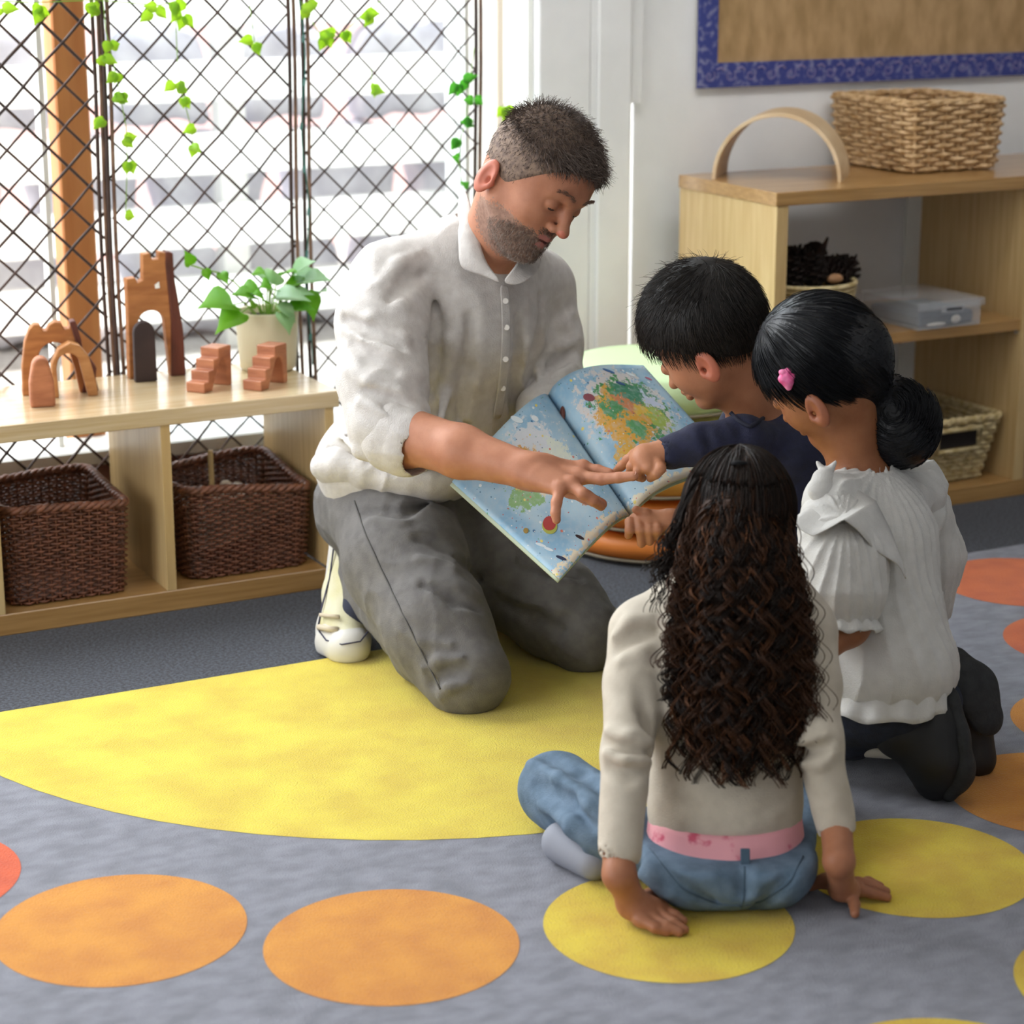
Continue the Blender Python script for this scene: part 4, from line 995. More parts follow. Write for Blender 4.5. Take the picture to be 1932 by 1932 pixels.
def shirt_d(x, y):
    q = mesh_pt(SV, x, y)
    if q is not None: return float((q-CAM)@CF)
    # depth of the shirt front on the ray, from the torso ellipsoids
    best = 3.95
    for d in np.arange(3.7, 4.2, .004):
        p = P(x, y, d)
        if min(float(pdist(q, p[0], p[1], p[2])) for q in sh[:6]) < .002: best = d; break
    return best
rows = [[], [], []]
for x, y in plk:
    for i, dx in enumerate((-7, 1, 9)): rows[i].append(P(x+dx, y, shirt_d(x+dx, y)-.0035))
sheet('button_placket', rows, M_shirt, man, .003)
for (x, y) in plk[1:9:2]:
    MB().lathe([(.0002, .002), (.005, .002), (.0055, 0)], (0, 0, 0), 12).build('button', mat('shirt_button', '#EFEAE2', .3), man)
    b_ = [o for o in man.children if o.name.startswith('button') and not o.name.startswith('button_')][-1]
    b_.matrix_parent_inverse = Matrix.Identity(4); b_.location = Vector(P(x+2, y+8, shirt_d(x+2, y+8)-.0065))-man.location
    b_.rotation_euler = Vector(tuple(-CF)).to_track_quat('Z', 'Y').to_euler()

# trousers
M_tr = mat('grey_jeans', '#716E6C', .85, '#625F5E', 40, bump=.4, bscale=500, sheen=.1)
tr = chain([P(735, 950, 4.14), P(765, 1060, 4.03), P(825, 1180, 3.91), P(884, 1273, 3.84)], [.118, .112, .094, .074], .03)
tr += chain([P(850, 970, 4.24), P(960, 1075, 4.16), P(1050, 1150, 4.09), P(1104, 1198, 4.055)], [.110, .108, .090, .073], .03)
tr += chain([P(878, 1280, 3.85), P(800, 1220, 3.97), P(706, 1125, 4.14), P(676, 1085, 4.19)], [.070, .062, .050, .044], .02)
tr += chain([knL, (knL+anL)/2, anL], [.068, .062, .048], .02)
tr += [cap(P(730, 925, 4.17), P(835, 935, 4.23), .120, .112, .04), ell(P(680, 960, 4.20), (.09, .09, .09), k=.04)]
tr_base = list(tr)
tr_cr = creases(tr, tr_base, [([(905, 1095), (880, 1060), (840, 1030), (790, 1015)], .009, .002, True), ([(890, 1120), (850, 1080), (790, 1050)], .010, .005, False), ([(900, 1150), (860, 1130), (800, 1105)], .009, .004, True), ([(700, 985), (760, 990), (840, 975)], .010, .005, False), ([(690, 965), (760, 965), (850, 950)], .009, .002, True),
    ([(815, 1290), (840, 1270), (870, 1265)], .007, .004, True), ([(800, 1260), (830, 1245), (870, 1240)], .007, .004, False), ([(830, 1315), (850, 1295), (880, 1290)], .007, .004, False), ([(940, 1110), (1000, 1130), (1060, 1150)], .009, .005, False), ([(950, 1140), (1010, 1165), (1060, 1190)], .009, .004, True), ([(980, 1060), (1040, 1075), (1090, 1090)], .009, .005, True),
    ([(760, 1190), (800, 1210), (850, 1215)], .008, .004, False)])
sculpt('trousers', tr+tr_cr, M_tr, man, h=.004, fold=addf(mfold(.003, (20, 20, 60.), 1.3, 12), mfold(.0018, (70, -30, 20.), 1.2, 13)), ztrim=.0075)
TV = LAST['V']
# ---- body, fitted inside the clothes
exposed = hd.adult(False)+hd.ears(-.048, -.018, S=1.05)+[cap(hd.X(-.025, -.05), nb, .056*1.05, .056, .03), cap(hd.X(.045, -.095), nb+fwd*.005, .03, .034, .04)]
body = inner([q for q in sh if id(q) not in shx_skip]+tr+[q for q in tr_cr if q['sub']], .012)+exposed
body += [cap(elR, P(870, 852, 3.69), .050, .0435, .02), cap(P(870, 852, 3.69), wrR, .0435, .0295, .02)]
body += [cap(elL, wrL, .038, .028, .02)]
body += [ell(wrL, (.035, .035, .03), k=.02), cap(anR, toeR, .018, .018, .02)]
# the other hand holds the book from behind: palm and fingers
wl = P(985, 850, 3.97); body += [cap(wrL, wl, .03, .03, .02)]
for i in range(4): body += finger([wl, P(955-8*i, 868+8*i, 3.93), P(940-8*i, 880+9*i, 3.90)], .011, .008)
body += finger([wl, P(1000, 880, 3.95), P(1005, 900, 3.93)], .012, .009)
body += hand
hlo, hhi = bounds(hd.adult(), .012); plo, phi = bounds(hand[3:], .006)
beard = [(hd.e(.028, -.095, 0, .085, .055, .085), 2)]
paint = [(hd.e(.035, -.104, 0, .080, .052, .090), 6), (hd.e(.070, -.108, 0, .052, .046, .075), 2), (hd.e(.07, -.040, 0, .07, .022, .05), 0), (hd.e(.035, -.020, .055, .05, .040, .05), 0), (hd.e(.035, -.020, -.055, .05, .040, .05), 0),
         (hd.e(.098, -.061, 0, .03, .0065, .024), 2), (hd.e(.096, -.071, 0, .014, .006, .021), 3), (hd.e(.093, -.085, 0, .014, .0065, .016), 3), (hd.e(.098, -.077, 0, .010, .0030, .017), 5),
         (hd.e(-.020, -.048, .087, .028, .040, .016), 1), (hd.e(-.020, -.048, -.087, .028, .040, .016), 1), (hd.e(.118, -.046, 0, .010, .012, .013), 1)]
for q in (-1, 1): paint += [(hd.e(.0960, -.0205, .031*q, .008, .0030, .0145), 4)]
o = sculpt('body', body, [M_sk, M_skr, M_beard, M_lip, M_lash, M_mo, mat('stubble_light', '#A07C69', .7, '#8B6858', 150, sss=.05)], man, h=.0023, paint=paint, ztrim=.012, dither=(2, 6)); BV, BQ = LAST['V'], LAST['Q']
mb = MB()
for f_ in (fm, fp, fi): nail(mb, f_[-1]-CD*.0045-CF*.0045, f_[-2]-CD*.0045-CF*.0045, -CF-CD, .0055, .0095)
mb.build('fingernail', M_nail, man, smooth=False)
# eyebrow
eb = hd.X(.098, .006, .030)
pts = []
V = []
for q in (-1, 1):
    base = np.stack([hd.X(.1005-.00022*abs(t)**1.0*1000*.12, .006+.004*math.sin(3*t*50/50), 0) for t in np.linspace(0, 1, 2)])
rt = []
for q in (-1, 1):
    for i in range(90):
        t = RNG.uniform(0, 1); z = (.010+.036*t)*q; a = .1075-.010*t-.005*t*t; b = .012+.006*math.sin(2.6*t)+RNG.uniform(-.003, .003)
        p = hd.X(a, b, z); rt.append([p, p+(hd.z*q*.006+hd.u*.002+hd.f*.0015), p+(hd.z*q*.010+hd.f*.001)])
V, Q = strands(np.array(rt), .0005); obj('eyebrow', V, Q, mat('eyebrow_brown', '#86695A', .8), man)
# hair
def cap_ops(h, g, nrm, off, top=(0, 0, 0), r=(.098, .096, .076), c=(-.004, .012, 0), extra=()):
    a = h.e(c[0]+top[0], c[1]+top[1], 0, r[0]+g, r[1]+g+top[2], r[2]+g)
    n = np.array(nrm, float); n /= np.linalg.norm(n); F = fr(h.f*n[0]+h.u*n[1]); cc = h.C+(h.f*n[0]+h.u*n[1])*(off+.2)*h.sc
    return [a]+list(extra)+[rbox(cc, (.2*h.sc, .2, .2), F, .0, .01, True)]
M_hm = mat('hair_grey_brown', '#6E5E55', .6, '#4A3D36', 60, spec=.3, bump=.5, bscale=200)
M_hm2 = mat('hair_grey_strand', '#7D6E66', .5, '#4A3E38', 90); 
hc = cap_ops(hd, .003, (.80, -.60), .038, extra=[hd.e(.02, .02, 0, .081, .073, .073, .03)])
o = sculpt('hair', hc, mat('hair_scalp_shade', '#86705F', .8, '#5E4C43', 120), man, h=.003)
V0, Q0 = LAST['V'], LAST['Q']
def loc(h, V): D_ = (V-h.C)/h.sc; return D_@h.f, D_@h.u, D_@h.z
def flow_m(p):
    a, b, z = loc(hd, p); return hd.f*1.0-hd.u*.5*np.ones((1,))+hd.z*np.sign(z)[:, None]*.2
top_m = lambda V: (loc(hd, V)[1] > .045)
side_m = lambda V: (loc(hd, V)[1] <= .055)
ps = [hair_strands(V0, Q0, 4200, flow_m, .022, 3, 0, lift=.9, mask=top_m, jitter=.35), hair_strands(V0, Q0, 6500, lambda p: -np.tile(hd.u, (len(p), 1))+hd.f*.1, .008, 3, 0, lift=.25, mask=side_m, jitter=.25), hair_strands(V0, Q0, 1500, flow_m, .015, 3, 0, lift=.5, mask=lambda V: (loc(hd, V)[1] > .028) & (loc(hd, V)[1] < .060), jitter=.3)]
V, Q = strands(np.concatenate(ps), .00055, .4); obj('hair_strands', V, Q, M_hm, man)
frg = hair_strands(V0, Q0, 900, lambda p: np.tile(hd.f, (len(p), 1))+hd.u*.25, .030, 4, 0, lift=.8, mask=lambda V: (loc(hd, V)[0] > .055) & (loc(hd, V)[1] > .05), jitter=.35)
V, Q = strands(frg, .0006, .3); obj('hair_fringe', V, Q, mat('hair_fringe_dark', '#544740', .55, '#6E5E55', 60), man)
bm = hair_strands(BV, BQ, 2600, lambda p: -np.tile(hd.u, (len(p), 1)), .006, 2, 0, lift=.5,
    mask=lambda V: (pdist(hd.e(.055, -.108, 0, .060, .042, .075), V[:, 0], V[:, 1], V[:, 2]) < 0) & (loc(hd, V)[1] < -.065) & (loc(hd, V)[0] > -.01), sink=.0005)
V, Q = strands(bm, .0004, .4); obj('beard_stubble', V, Q, mat('beard_hair', '#6E5A4E', .7, '#93857A', 120), man)

# side seam
seam = [(668, 945, 4.05), (690, 1010, 3.99), (722, 1080, 3.93), (770, 1180, 3.86), (830, 1300, 3.79)]
def trd(x, y):
    for d in np.arange(3.6, 4.4, .004):
        p = P(x, y, d)
        if min(float(pdist(q, p[0], p[1], p[2])) for q in tr[:6]) < .001: return d
    return 4.0
sp = line_on(TV, [(q[0], q[1]) for q in seam], .0015, 10)
MB().tube(sp, .0016, 5).build('side_seam', mat('seam_thread', '#5C5A59', .9), man, smooth=True)
# shoes
M_cv = mat('cream_canvas', '#D9D3B4', .8, '#C9C078', 9, contrast=(.45, .7), bump=.3, bscale=400); M_rub = mat('white_rubber', '#D8D4CC', .5)
def sneaker(dv, nm='shoe'):
    S = lambda x, y, d: P(x, y, d)+dv
    up_ = [cap(S(662, 1040, 4.235), S(652, 1120, 4.21), .038, .042, .02), cap(S(652, 1120, 4.21), S(650, 1190, 4.15), .042, .046, .02), cap(S(650, 1190, 4.15), S(655, 1215, 4.10), .046, .034, .015), cap(S(672, 1085, 4.20), S(688, 1110, 4.17), .040, .042, .02)]
    o = sculpt(nm, up_, M_cv, man, h=.0035, ztrim=.008)
    tk = sculpt('toe_cap', [cap(S(648, 1210, 4.135), S(657, 1222, 4.095), .049, .038, .01, (CR, 1.12))], M_rub, man, h=.003, ztrim=.007)
    so = sculpt('sole', [cap(S(636, 1025, 4.25), S(626, 1120, 4.235), .030, .032, .01, (CR, .5)), cap(S(626, 1120, 4.235), S(622, 1190, 4.185), .032, .040, .01, (CR, .5)), cap(S(622, 1190, 4.185), S(638, 1222, 4.13), .038, .034, .02, (CR, .7))], M_rub, man, h=.003, ztrim=.006)
    mb = MB()
    mb.tube([S(632, 1015, 4.21), S(622, 1090, 4.185), S(606, 1150, 4.155), S(600, 1185, 4.13)], .0018, 5)
    mb.tube([S(600, 1188, 4.12), S(615, 1208, 4.085), S(645, 1216, 4.058), S(680, 1210, 4.05), S(694, 1192, 4.07)], .0016, 5)
    mb.build('shoe_stripe', mat('navy_stripe', '#33314A', .7), man, smooth=True)
    mb = MB()
    mb.tube([S(601, 1183, 4.115), S(620, 1187, 4.09), S(638, 1188, 4.088)], .006, 6); mb.tube([S(604, 1160, 4.13), S(622, 1162, 4.11), S(640, 1164, 4.10)], .004, 6)
    mb.build('shoe_strap', mat('beige_strap', '#CDBFA6', .7), man, smooth=True)
sculpt('sock', [cap(P(690, 1105, 4.175), P(668, 1090, 4.215), .040, .040, .01), cap(P(690, 1110, 4.17), P(680, 1150, 4.14), .042, .036, .01)], mat('navy_sock', '#2E3142', .9), man, h=.004)
sneaker(np.zeros(3)); sneaker((anL-anR)*np.array((1, 1, 0)))

# ---------------------------------------------------------------- the open picture atlas
A_, B_, Cc, D_, E_, F_ = P(1034, 745, 3.95), P(1190, 975, 3.74), P(1055, 1092, 3.60), P(853, 908, 3.78), P(1214, 689, 4.08), P(1385, 880, 3.90)
bk = thing('picture_atlas', (A_+B_)/2, 'large open picture atlas with blue illustrated world map pages held on the lap', 'book')
nrm = np.cross(B_-A_, D_-A_); nrm /= np.linalg.norm(nrm)
if nrm@CF > 0: nrm = -nrm
def page(t0, t1, b0, b1, bulge, name, m, off=0.0, th=.004):
    """surface from spine edge (t0-b0) to outer edge (t1-b1); bulge lifts it in the middle"""
    nu, nv = 24, 24; v = []; f = []
    for i in range(nu+1):
        for j in range(nv+1):
            u, w = i/nu, j/nv; p = (t0*(1-u)+t1*u)*(1-w)+(b0*(1-u)+b1*u)*w
            p = p+nrm*(bulge*math.sin(math.pi*min(1, u**.62))*1.0+off); v.append(p)
    for i in range(nu):
        for j in range(nv): a = i*(nv+1)+j; f.append((a, a+1, a+nv+2, a+nv+1))
    o = obj(name, v, f, m, bk, True); s = o.modifiers.new('s', 'SOLIDIFY'); s.thickness = th; s.offset = -1 if np.array(o.data.polygons[nu*nv//2].normal)@nrm > 0 else 1
    uv = o.data.uv_layers.new(name='UVMap')
    for poly in o.data.polygons:
        for li in poly.loop_indices:
            vi = o.data.loops[li].vertex_index; uv.data[li].uv = (vi//(nv+1)/nu, (vi % (nv+1))/nv)
    return o
def map_mat(name, blobs, edge):
    m = bpy.data.materials.new(name); m.use_nodes = True; nt = m.node_tree; N = nt.nodes; L = nt.links; b = N['Principled BSDF']; b.inputs['Roughness'].default_value = .38
    uvn = N.new('ShaderNodeUVMap'); nz = N.new('ShaderNodeTexNoise'); nz.inputs['Scale'].default_value = 11; nz.inputs['Detail'].default_value = 9; nz.inputs['Roughness'].default_value = .72
    L.new(uvn.outputs['UV'], nz.inputs['Vector'])
    wv = N.new('ShaderNodeVectorMath'); wv.operation = 'MULTIPLY_ADD'; wv.inputs[1].default_value = (.34, .34, 0); L.new(nz.outputs['Color'], wv.inputs[0]); L.new(uvn.outputs['UV'], wv.inputs[2])
    base = N.new('ShaderNodeValToRGB'); base.color_ramp.elements[0].color = lin('#8DB8D4'); base.color_ramp.elements[1].color = lin('#B6D3E2'); base.color_ramp.elements[0].position = .4; base.color_ramp.elements[1].position = .6
    n3 = N.new('ShaderNodeTexNoise'); n3.inputs['Scale'].default_value = 3; L.new(uvn.outputs['UV'], n3.inputs['Vector']); L.new(n3.outputs['Fac'], base.inputs['Fac'])
    cur = base.outputs['Color']
    nf = N.new('ShaderNodeTexNoise'); nf.inputs['Scale'].default_value = 13; nf.inputs['Detail'].default_value = 8; nf.inputs['Roughness'].default_value = .7; L.new(uvn.outputs['UV'], nf.inputs['Vector'])
    for bi, (cx, cy, rx, ry, col) in enumerate(blobs):
        sb = N.new('ShaderNodeVectorMath'); sb.operation = 'SUBTRACT'; sb.inputs[1].default_value = (cx+.17, cy+.17, 0); L.new(wv.outputs[0], sb.inputs[0])
        ml = N.new('ShaderNodeVectorMath'); ml.operation = 'MULTIPLY'; ml.inputs[1].default_value = (1/rx, 1/ry, 0); L.new(sb.outputs[0], ml.inputs[0])
        ln_ = N.new('ShaderNodeVectorMath'); ln_.operation = 'LENGTH'; L.new(ml.outputs[0], ln_.inputs[0])
        lt = N.new('ShaderNodeMath'); lt.operation = 'LESS_THAN'; lt.inputs[1].default_value = 1.0; ma = N.new('ShaderNodeMath'); ma.operation = 'MULTIPLY_ADD'; ma.inputs[1].default_value = 3.0 if bi % 2 else -3.0; L.new(nf.outputs['Fac'], ma.inputs[0]); m2 = N.new('ShaderNodeMath'); m2.operation = 'ADD'; m2.inputs[1].default_value = -1.5 if bi % 2 else 1.5; L.new(ln_.outputs['Value'], m2.inputs[0]); L.new(m2.outputs[0], ma.inputs[2]); L.new(ma.outputs[0], lt.inputs[0])
        mx = N.new('ShaderNodeMix'); mx.data_type = 'RGBA'; L.new(lt.outputs[0], mx.inputs['Factor']); L.new(cur, mx.inputs['A']); mx.inputs['B'].default_value = lin(col); cur = mx.outputs['Result']
    for sc_, th_, cols in ((16, .17, ('#D8735A', '#E8EEF0', '#3E6E9A', '#E9D46A')), (34, .16, ('#F0EEE8', '#2F5F86', '#C9504A', '#4E9A66'))):
        vo = N.new('ShaderNodeTexVoronoi'); vo.inputs['Scale'].default_value = sc_; vo.inputs['Randomness'].default_value = 1; L.new(uvn.outputs['UV'], vo.inputs['Vector'])
        lt = N.new('ShaderNodeMath'); lt.operation = 'LESS_THAN'; lt.inputs[1].default_value = th_; L.new(vo.outputs['Distance'], lt.inputs[0])
        se = N.new('ShaderNodeSeparateColor'); L.new(vo.outputs['Color'], se.inputs[0]); r = N.new('ShaderNodeValToRGB'); r.color_ramp.interpolation = 'CONSTANT'
        while len(r.color_ramp.elements) < 4: r.color_ramp.elements.new(.5)
        for i, c in enumerate(cols): r.color_ramp.elements[i].position = i*.25; r.color_ramp.elements[i].color = lin(c)
        L.new(se.outputs[0], r.inputs['Fac'])
        g_ = N.new('ShaderNodeMath'); g_.operation = 'GREATER_THAN'; g_.inputs[1].default_value = .45; L.new(se.outputs[1], g_.inputs[0])
        ad = N.new('ShaderNodeMath'); ad.operation = 'MULTIPLY'; L.new(lt.outputs[0], ad.inputs[0]); L.new(g_.outputs[0], ad.inputs[1])
        mx = N.new('ShaderNodeMix'); mx.data_type = 'RGBA'; L.new(ad.outputs[0], mx.inputs['Factor']); L.new(cur, mx.inputs['A']); L.new(r.outputs['Color'], mx.inputs['B']); cur = mx.outputs['Result']
    n4 = N.new('ShaderNodeTexNoise'); n4.inputs['Scale'].default_value = 26; n4.inputs['Detail'].default_value = 6; L.new(uvn.outputs['UV'], n4.inputs['Vector'])
    r4 = N.new('ShaderNodeValToRGB'); r4.color_ramp.elements[0].position = .45; r4.color_ramp.elements[1].position = .75; r4.color_ramp.elements[0].color = (0, 0, 0, 1); r4.color_ramp.elements[1].color = (.4, .4, .4, 1); L.new(n4.outputs['Fac'], r4.inputs['Fac'])
    mx = N.new('ShaderNodeMix'); mx.data_type = 'RGBA'; L.new(r4.outputs['Color'], mx.inputs['Factor']); L.new(cur, mx.inputs['A']); mx.inputs['B'].default_value = lin('#C9D4DA'); cur = mx.outputs['Result']
    L.new(cur, b.inputs['Base Color']); return m
ML = map_mat('map_page_left', [(.42, .28, .22, .2, '#D9DDE2'), (.5, .45, .13, .16, '#E5D9C4'), (.3, .42, .1, .12, '#DFE6D8'), (.70, .45, .14, .10, '#8DB77A'), (.62, .38, .09, .05, '#D8C66A'), (.2, .6, .1, .1, '#CFE0E4'), (.5, .30, .10, .07, '#D6A04A'), (.35, .75, .06, .05, '#C98A6A'), (.5, .97, 1.2, .03, '#E2D3B6')], 1)
MR = map_mat('map_page_right', [(.48, .36, .36, .30, '#DCD6D4'), (.52, .40, .30, .24, '#4E9A5E'), (.38, .46, .20, .24, '#E2A83A'), (.50, .34, .10, .08, '#D98A5A'), (.62, .26, .17, .08, '#3F8F6E'), (.66, .50, .10, .12, '#A9C05A'), (.22, .70, .12, .09, '#D9A93C'), (.74, .36, .07, .10, '#C9D3E8'), (.42, .55, .08, .07, '#5FA56A'), (.58, .42, .06, .06, '#E6C04A'), (.34, .36, .09, .07, '#4E9A5E'), (.5, .99, 1.2, .06, '#E4DAC0')], 1)
page(A_, D_, B_, Cc, .028, 'left_page', ML); page(A_, E_, B_, F_, .040, 'right_page', MR)
Mcov = mat('book_cover', '#B9C4A8', .5)
page(A_, D_+(D_-A_)*.02, B_, Cc+(Cc-B_)*.02, .024, 'book_cover', Mcov, -.0045, .003); page(A_, E_+(E_-A_)*.01, B_, F_+(F_-B_)*.01, .034, 'book_cover', Mcov, -.0045, .003)
# printed balloon and small marks
def onpage(u, w, left=True, lift=.0012):
    t0, t1, b0, b1, bl = (A_, D_, B_, Cc, .028) if left else (A_, E_, B_, F_, .040)
    return (t0*(1-u)+t1*u)*(1-w)+(b0*(1-u)+b1*u)*w+nrm*(bl*math.sin(math.pi*min(1, u**.62))+lift)
def decal(name, cu, cw, ru, rw, m, left=True, rot=0., n=20, lift=.001):
    v = []
    for k in range(n):
        a = 2*math.pi*k/n; x, y = ru*math.cos(a), rw*math.sin(a); v.append(onpage(cu+x*math.cos(rot)-y*math.sin(rot), cw+x*math.sin(rot)+y*math.cos(rot), left, lift))
    v += [q-nrm*.0006 for q in v]
    return obj(name, v, [tuple(range(n)), tuple(range(2*n-1, n-1, -1))]+[(i, (i+1) % n, n+(i+1) % n, n+i) for i in range(n)], m, bk)
def uv_of(x, y, left=True):
    best = None
    for u in np.linspace(0, 1, 51):
        for w in np.linspace(0, 1, 51):
            p = onpage(u, w, left)-CAM; d = p@CF; e = (966+FPX*(p@CR)/d-x)**2+(966+FPX*(p@CD)/d-y)**2
            if best is None or e < best[0]: best = (e, u, w)
    return best[1:]
u_, w_ = uv_of(1038, 994); decal('printed_balloon', u_, w_, .062, .055, mat('print_yellow_green', '#B8BE5A', .4)); decal('printed_balloon', u_-.012, w_-.012, .056, .046, mat('print_red', '#B8403E', .4), lift=.0016)
u_, w_ = uv_of(992, 1003); decal('printed_sun', u_, w_, .02, .018, mat('print_ochre', '#A58A4A', .4))
for x, y, ru, rw, c, lf_ in ((1062, 1052, .012, .04, '#2C3550', True), (1094, 1015, .012, .035, '#3A2C30', True), (1020, 1030, .01, .04, '#DDE6EA', True), (1035, 1035, .01, .035, '#DDE6EA', True),
                            (1109, 748, .045, .03, '#8A4450', False), (1112, 768, .01, .01, '#7A6A60', False), (1150, 700, .05, .012, '#3F6FA6', False), (1172, 725, .04, .012, '#3A5F96', False), (1190, 705, .04, .015, '#E4EEF2', False),
                            (1062, 780, .018, .04, '#6A3A30', False), (1225, 715, .03, .012, '#C06A8A', False), (1010, 790, .02, .03, '#E9EEF0', True), (975, 790, .02, .05, '#DDE8EC', True), (955, 870, .02, .02, '#44705E', True)):
    u_, w_ = uv_of(x, y, lf_); decal('printed_mark', u_, w_, ru, rw, mat('print_'+c[1:], c, .4), lf_, .5)

# ---------------------------------------------------------------- the boy
M_ks = skin('skin_child_tan', '#B9805F', '#AE7555'); M_kr = mat('skin_child_warm', '#B5694F', .5, sss=.2)
boy = thing('person', P(1480, 1200, 3.85)*[1, 1, 0], 'child with short dark hair in a navy long-sleeved top touching the map page', 'person')
hb_ = Head(P(1328, 618, 3.66), vec(-.71, .50, -.49), vec(-.52, -.80, -.02), 1.05)
nbB = P(1438, 792, 3.76)
shN, shF = P(1495, 850, 3.70), P(1400, 805, 3.90)
elB, wrB = P(1392, 822, 3.62), P(1250, 856, 3.60)
hw = P(1218, 862, 3.60)
bh = [cap(wrB, hw, .021, .023, .012, flat=(vec(0, -.4, .9), .8)), ell(P(1222, 866, 3.595), (.026, .022, .020), k=.012)]
kk = [P(1198, 858, 3.62), P(1203, 868, 3.60), P(1212, 878, 3.585), P(1224, 884, 3.575)]
bh += [cap(hw, q, .015, .0105, .01) for q in kk]
bh += finger([kk[0], P(1184, 868, 3.625), P(1172, 880, 3.635), P(1163, 888, 3.64)], .0095, .0065)
bh += finger([kk[1], P(1192, 880, 3.60), P(1190, 892, 3.61), P(1194, 900, 3.62)], .0095, .0075)
bh += finger([kk[2], P(1204, 890, 3.585), P(1206, 899, 3.60), P(1212, 902, 3.62)], .009, .0072)
bh += finger([P(1240, 872, 3.58), P(1246, 884, 3.57), P(1238, 894, 3.57), P(1227, 902, 3.58)], .010, .0072)
# the hand that holds the lower edge of the book
w2 = P(1265, 985, 3.66); h2 = P(1225, 985, 3.66)
b2 = [cap(P(1330, 990, 3.70), w2, .022, .019, .01), cap(w2, h2, .019, .022, .012), ell(P(1205, 985, 3.67), (.02, .018, .018), k=.01)]
for i, (x0, x1, y1) in enumerate(((1188, 1186, 1010), (1204, 1210, 1026), (1222, 1226, 1022), (1238, 1240, 1012))):
    b2 += finger([P(x0, 984, 3.655), P((x0+x1)/2+1, 1000, 3.63), P(x1, y1, 3.645)], .0088, .0072)
b2 += finger([P(1232, 978, 3.66), P(1218, 968, 3.65), P(1200, 962, 3.65)], .009, .007)
M_bh = mat('hair_black_brown', '#1E1A18', .45, '#100D0C', 60, spec=.22); M_bhs = mat('hair_black_strand', '#2C2622', .45, '#171310', 90, spec=.3)
hc = cap_ops(hb_, .014, (.66, -.75), .030, r=(.092, .088, .074), c=(-.004, .010, 0))
hc += [hb_.e(.005, -.068, .078, .020, .034, .018, .004, True)]
sculpt('hair', hc, M_bh, boy, h=.0028); V0, Q0 = LAST['V'], LAST['Q']
crown = hb_.X(-.055, .075, .01)
def flow_b(p):
    a, b, z = loc(hb_, p); r = p-crown; r = r/(np.linalg.norm(r, axis=1)[:, None]+1e-6)
    return r*.8+hb_.f*.5*(b > .0)[:, None]-hb_.u*(.9*(b < .03))[:, None]
V, Q = strands(hair_strands(V0, Q0, 7000, flow_b, .034, 6, 0, jitter=.12, stay=(hb_.C, hb_.F, np.array((.106, .102, .088))*1.05), rise=.05), .0006, .3); obj('hair_strands', V, Q, M_bhs, boy)
V, Q = strands(hair_strands(V0, Q0, 300, flow_b, .026, 4, 0, lift=.9, jitter=.25, mask=lambda V: loc(hb_, V)[1] > .06), .0005, .3); obj('hair_tufts', V, Q, M_bhs, boy)
M_nv = mat('navy_jersey', '#1D2140', .8, '#171B34', 50, bump=.3, bscale=500, sheen=.05)
tp = [cap(P(1445, 815, 3.78), P(1478, 930, 3.80), .082, .100, .03, (CF, .85)), cap(P(1478, 930, 3.80), P(1512, 1105, 3.90), .100, .100, .03), cap(P(1480, 850, 3.73), P(1405, 812, 3.88), .050, .048, .04),
      cap(P(1500, 850, 3.70), P(1560, 900, 3.76), .045, .05, .04)]
tp += chain([P(1470, 848, 3.72), P(1402, 824, 3.64), P(1320, 838, 3.61), P(1262, 854, 3.60)], [.044, .0365, .034, .0285], .015)
tp += chain([shF, P(1400, 930, 3.86), P(1338, 990, 3.71)], [.042, .036, .028], .02)
tn = len(tp); tp += [cap(nbB, P(1418, 740, 3.72), .048, .05, .006, None, True), ell(P(1416, 762, 3.66), (.034, .034, .036), k=.006, sub=True), cap(P(1262, 853, 3.60), P(1235, 860, 3.60), .021, .024, .003, None, True)]
tp_skip = {id(q) for q in tp[tn:]}
for a, b in ((P(1395, 780, 3.60), P(1402, 850, 3.59)), (P(1330, 810, 3.58), P(1345, 860, 3.58)), (P(1540, 880, 3.65), P(1470, 940, 3.68)), (P(1500, 860, 3.64), P(1440, 900, 3.68))): tp.append(cap(a, b, .006, .003, .015, None, True))
sculpt('long_sleeved_top', tp, M_nv, boy, h=.004, fold=addf(mfold(.0022, (30, 10, 60.), 1.4, 22), mfold(.0015, (80, 30, 20.), 1.2, 23)))
nk = [P(1385, 800, 3.70), P(1402, 815, 3.655), P(1418, 800, 3.66), P(1440, 782, 3.69), P(1470, 757, 3.76)]
nkp = line_on(LAST['V'], [(1378, 778), (1392, 793), (1414, 806), (1436, 793), (1458, 770)], .0005, 6)
MB().tube(nkp, .0040, 6).build('neck_trim', mat('navy_rib', '#181B2E', .8), boy, smooth=True)
A3 = lambda *q: np.array(q, float)
k1, k2, f1, f2, pv = A3(2.0, 3.23, .066), A3(2.12, 3.31, .066), A3(2.17, 3.0, .052), A3(2.28, 3.07, .052), A3(2.2, 3.08, .165)
jb = [cap(pv-[.03, .02, 0], k1, .082, .060, .02), cap(pv+[.03, .03, 0], k2, .082, .060, .02), cap(k1, f1, .055, .044, .02), cap(k2, f2, .055, .044, .02), ell(pv, (.10, .10, .09), k=.03)]
sculpt('trousers', jb, mat('black_trousers', '#1A1B20', .85), boy, h=.006, ztrim=.0075)
for p in (f1, f2): sculpt('shoe', [cap(p+[0, 0, -.008], p+[.05, -.075, -.010], .038, .032, .02)], mat('black_shoe', '#15161A', .5), boy, h=.005, ztrim=.0075)
bb = inner(tp, .010, tp_skip)+inner(jb, .010)
bb += hb_.child(-.058, .004)+[cap(hb_.X(-.02, -.05), nbB, .047, .050, .03), cap(hb_.X(.03, -.085), nbB, .022, .030, .03)]
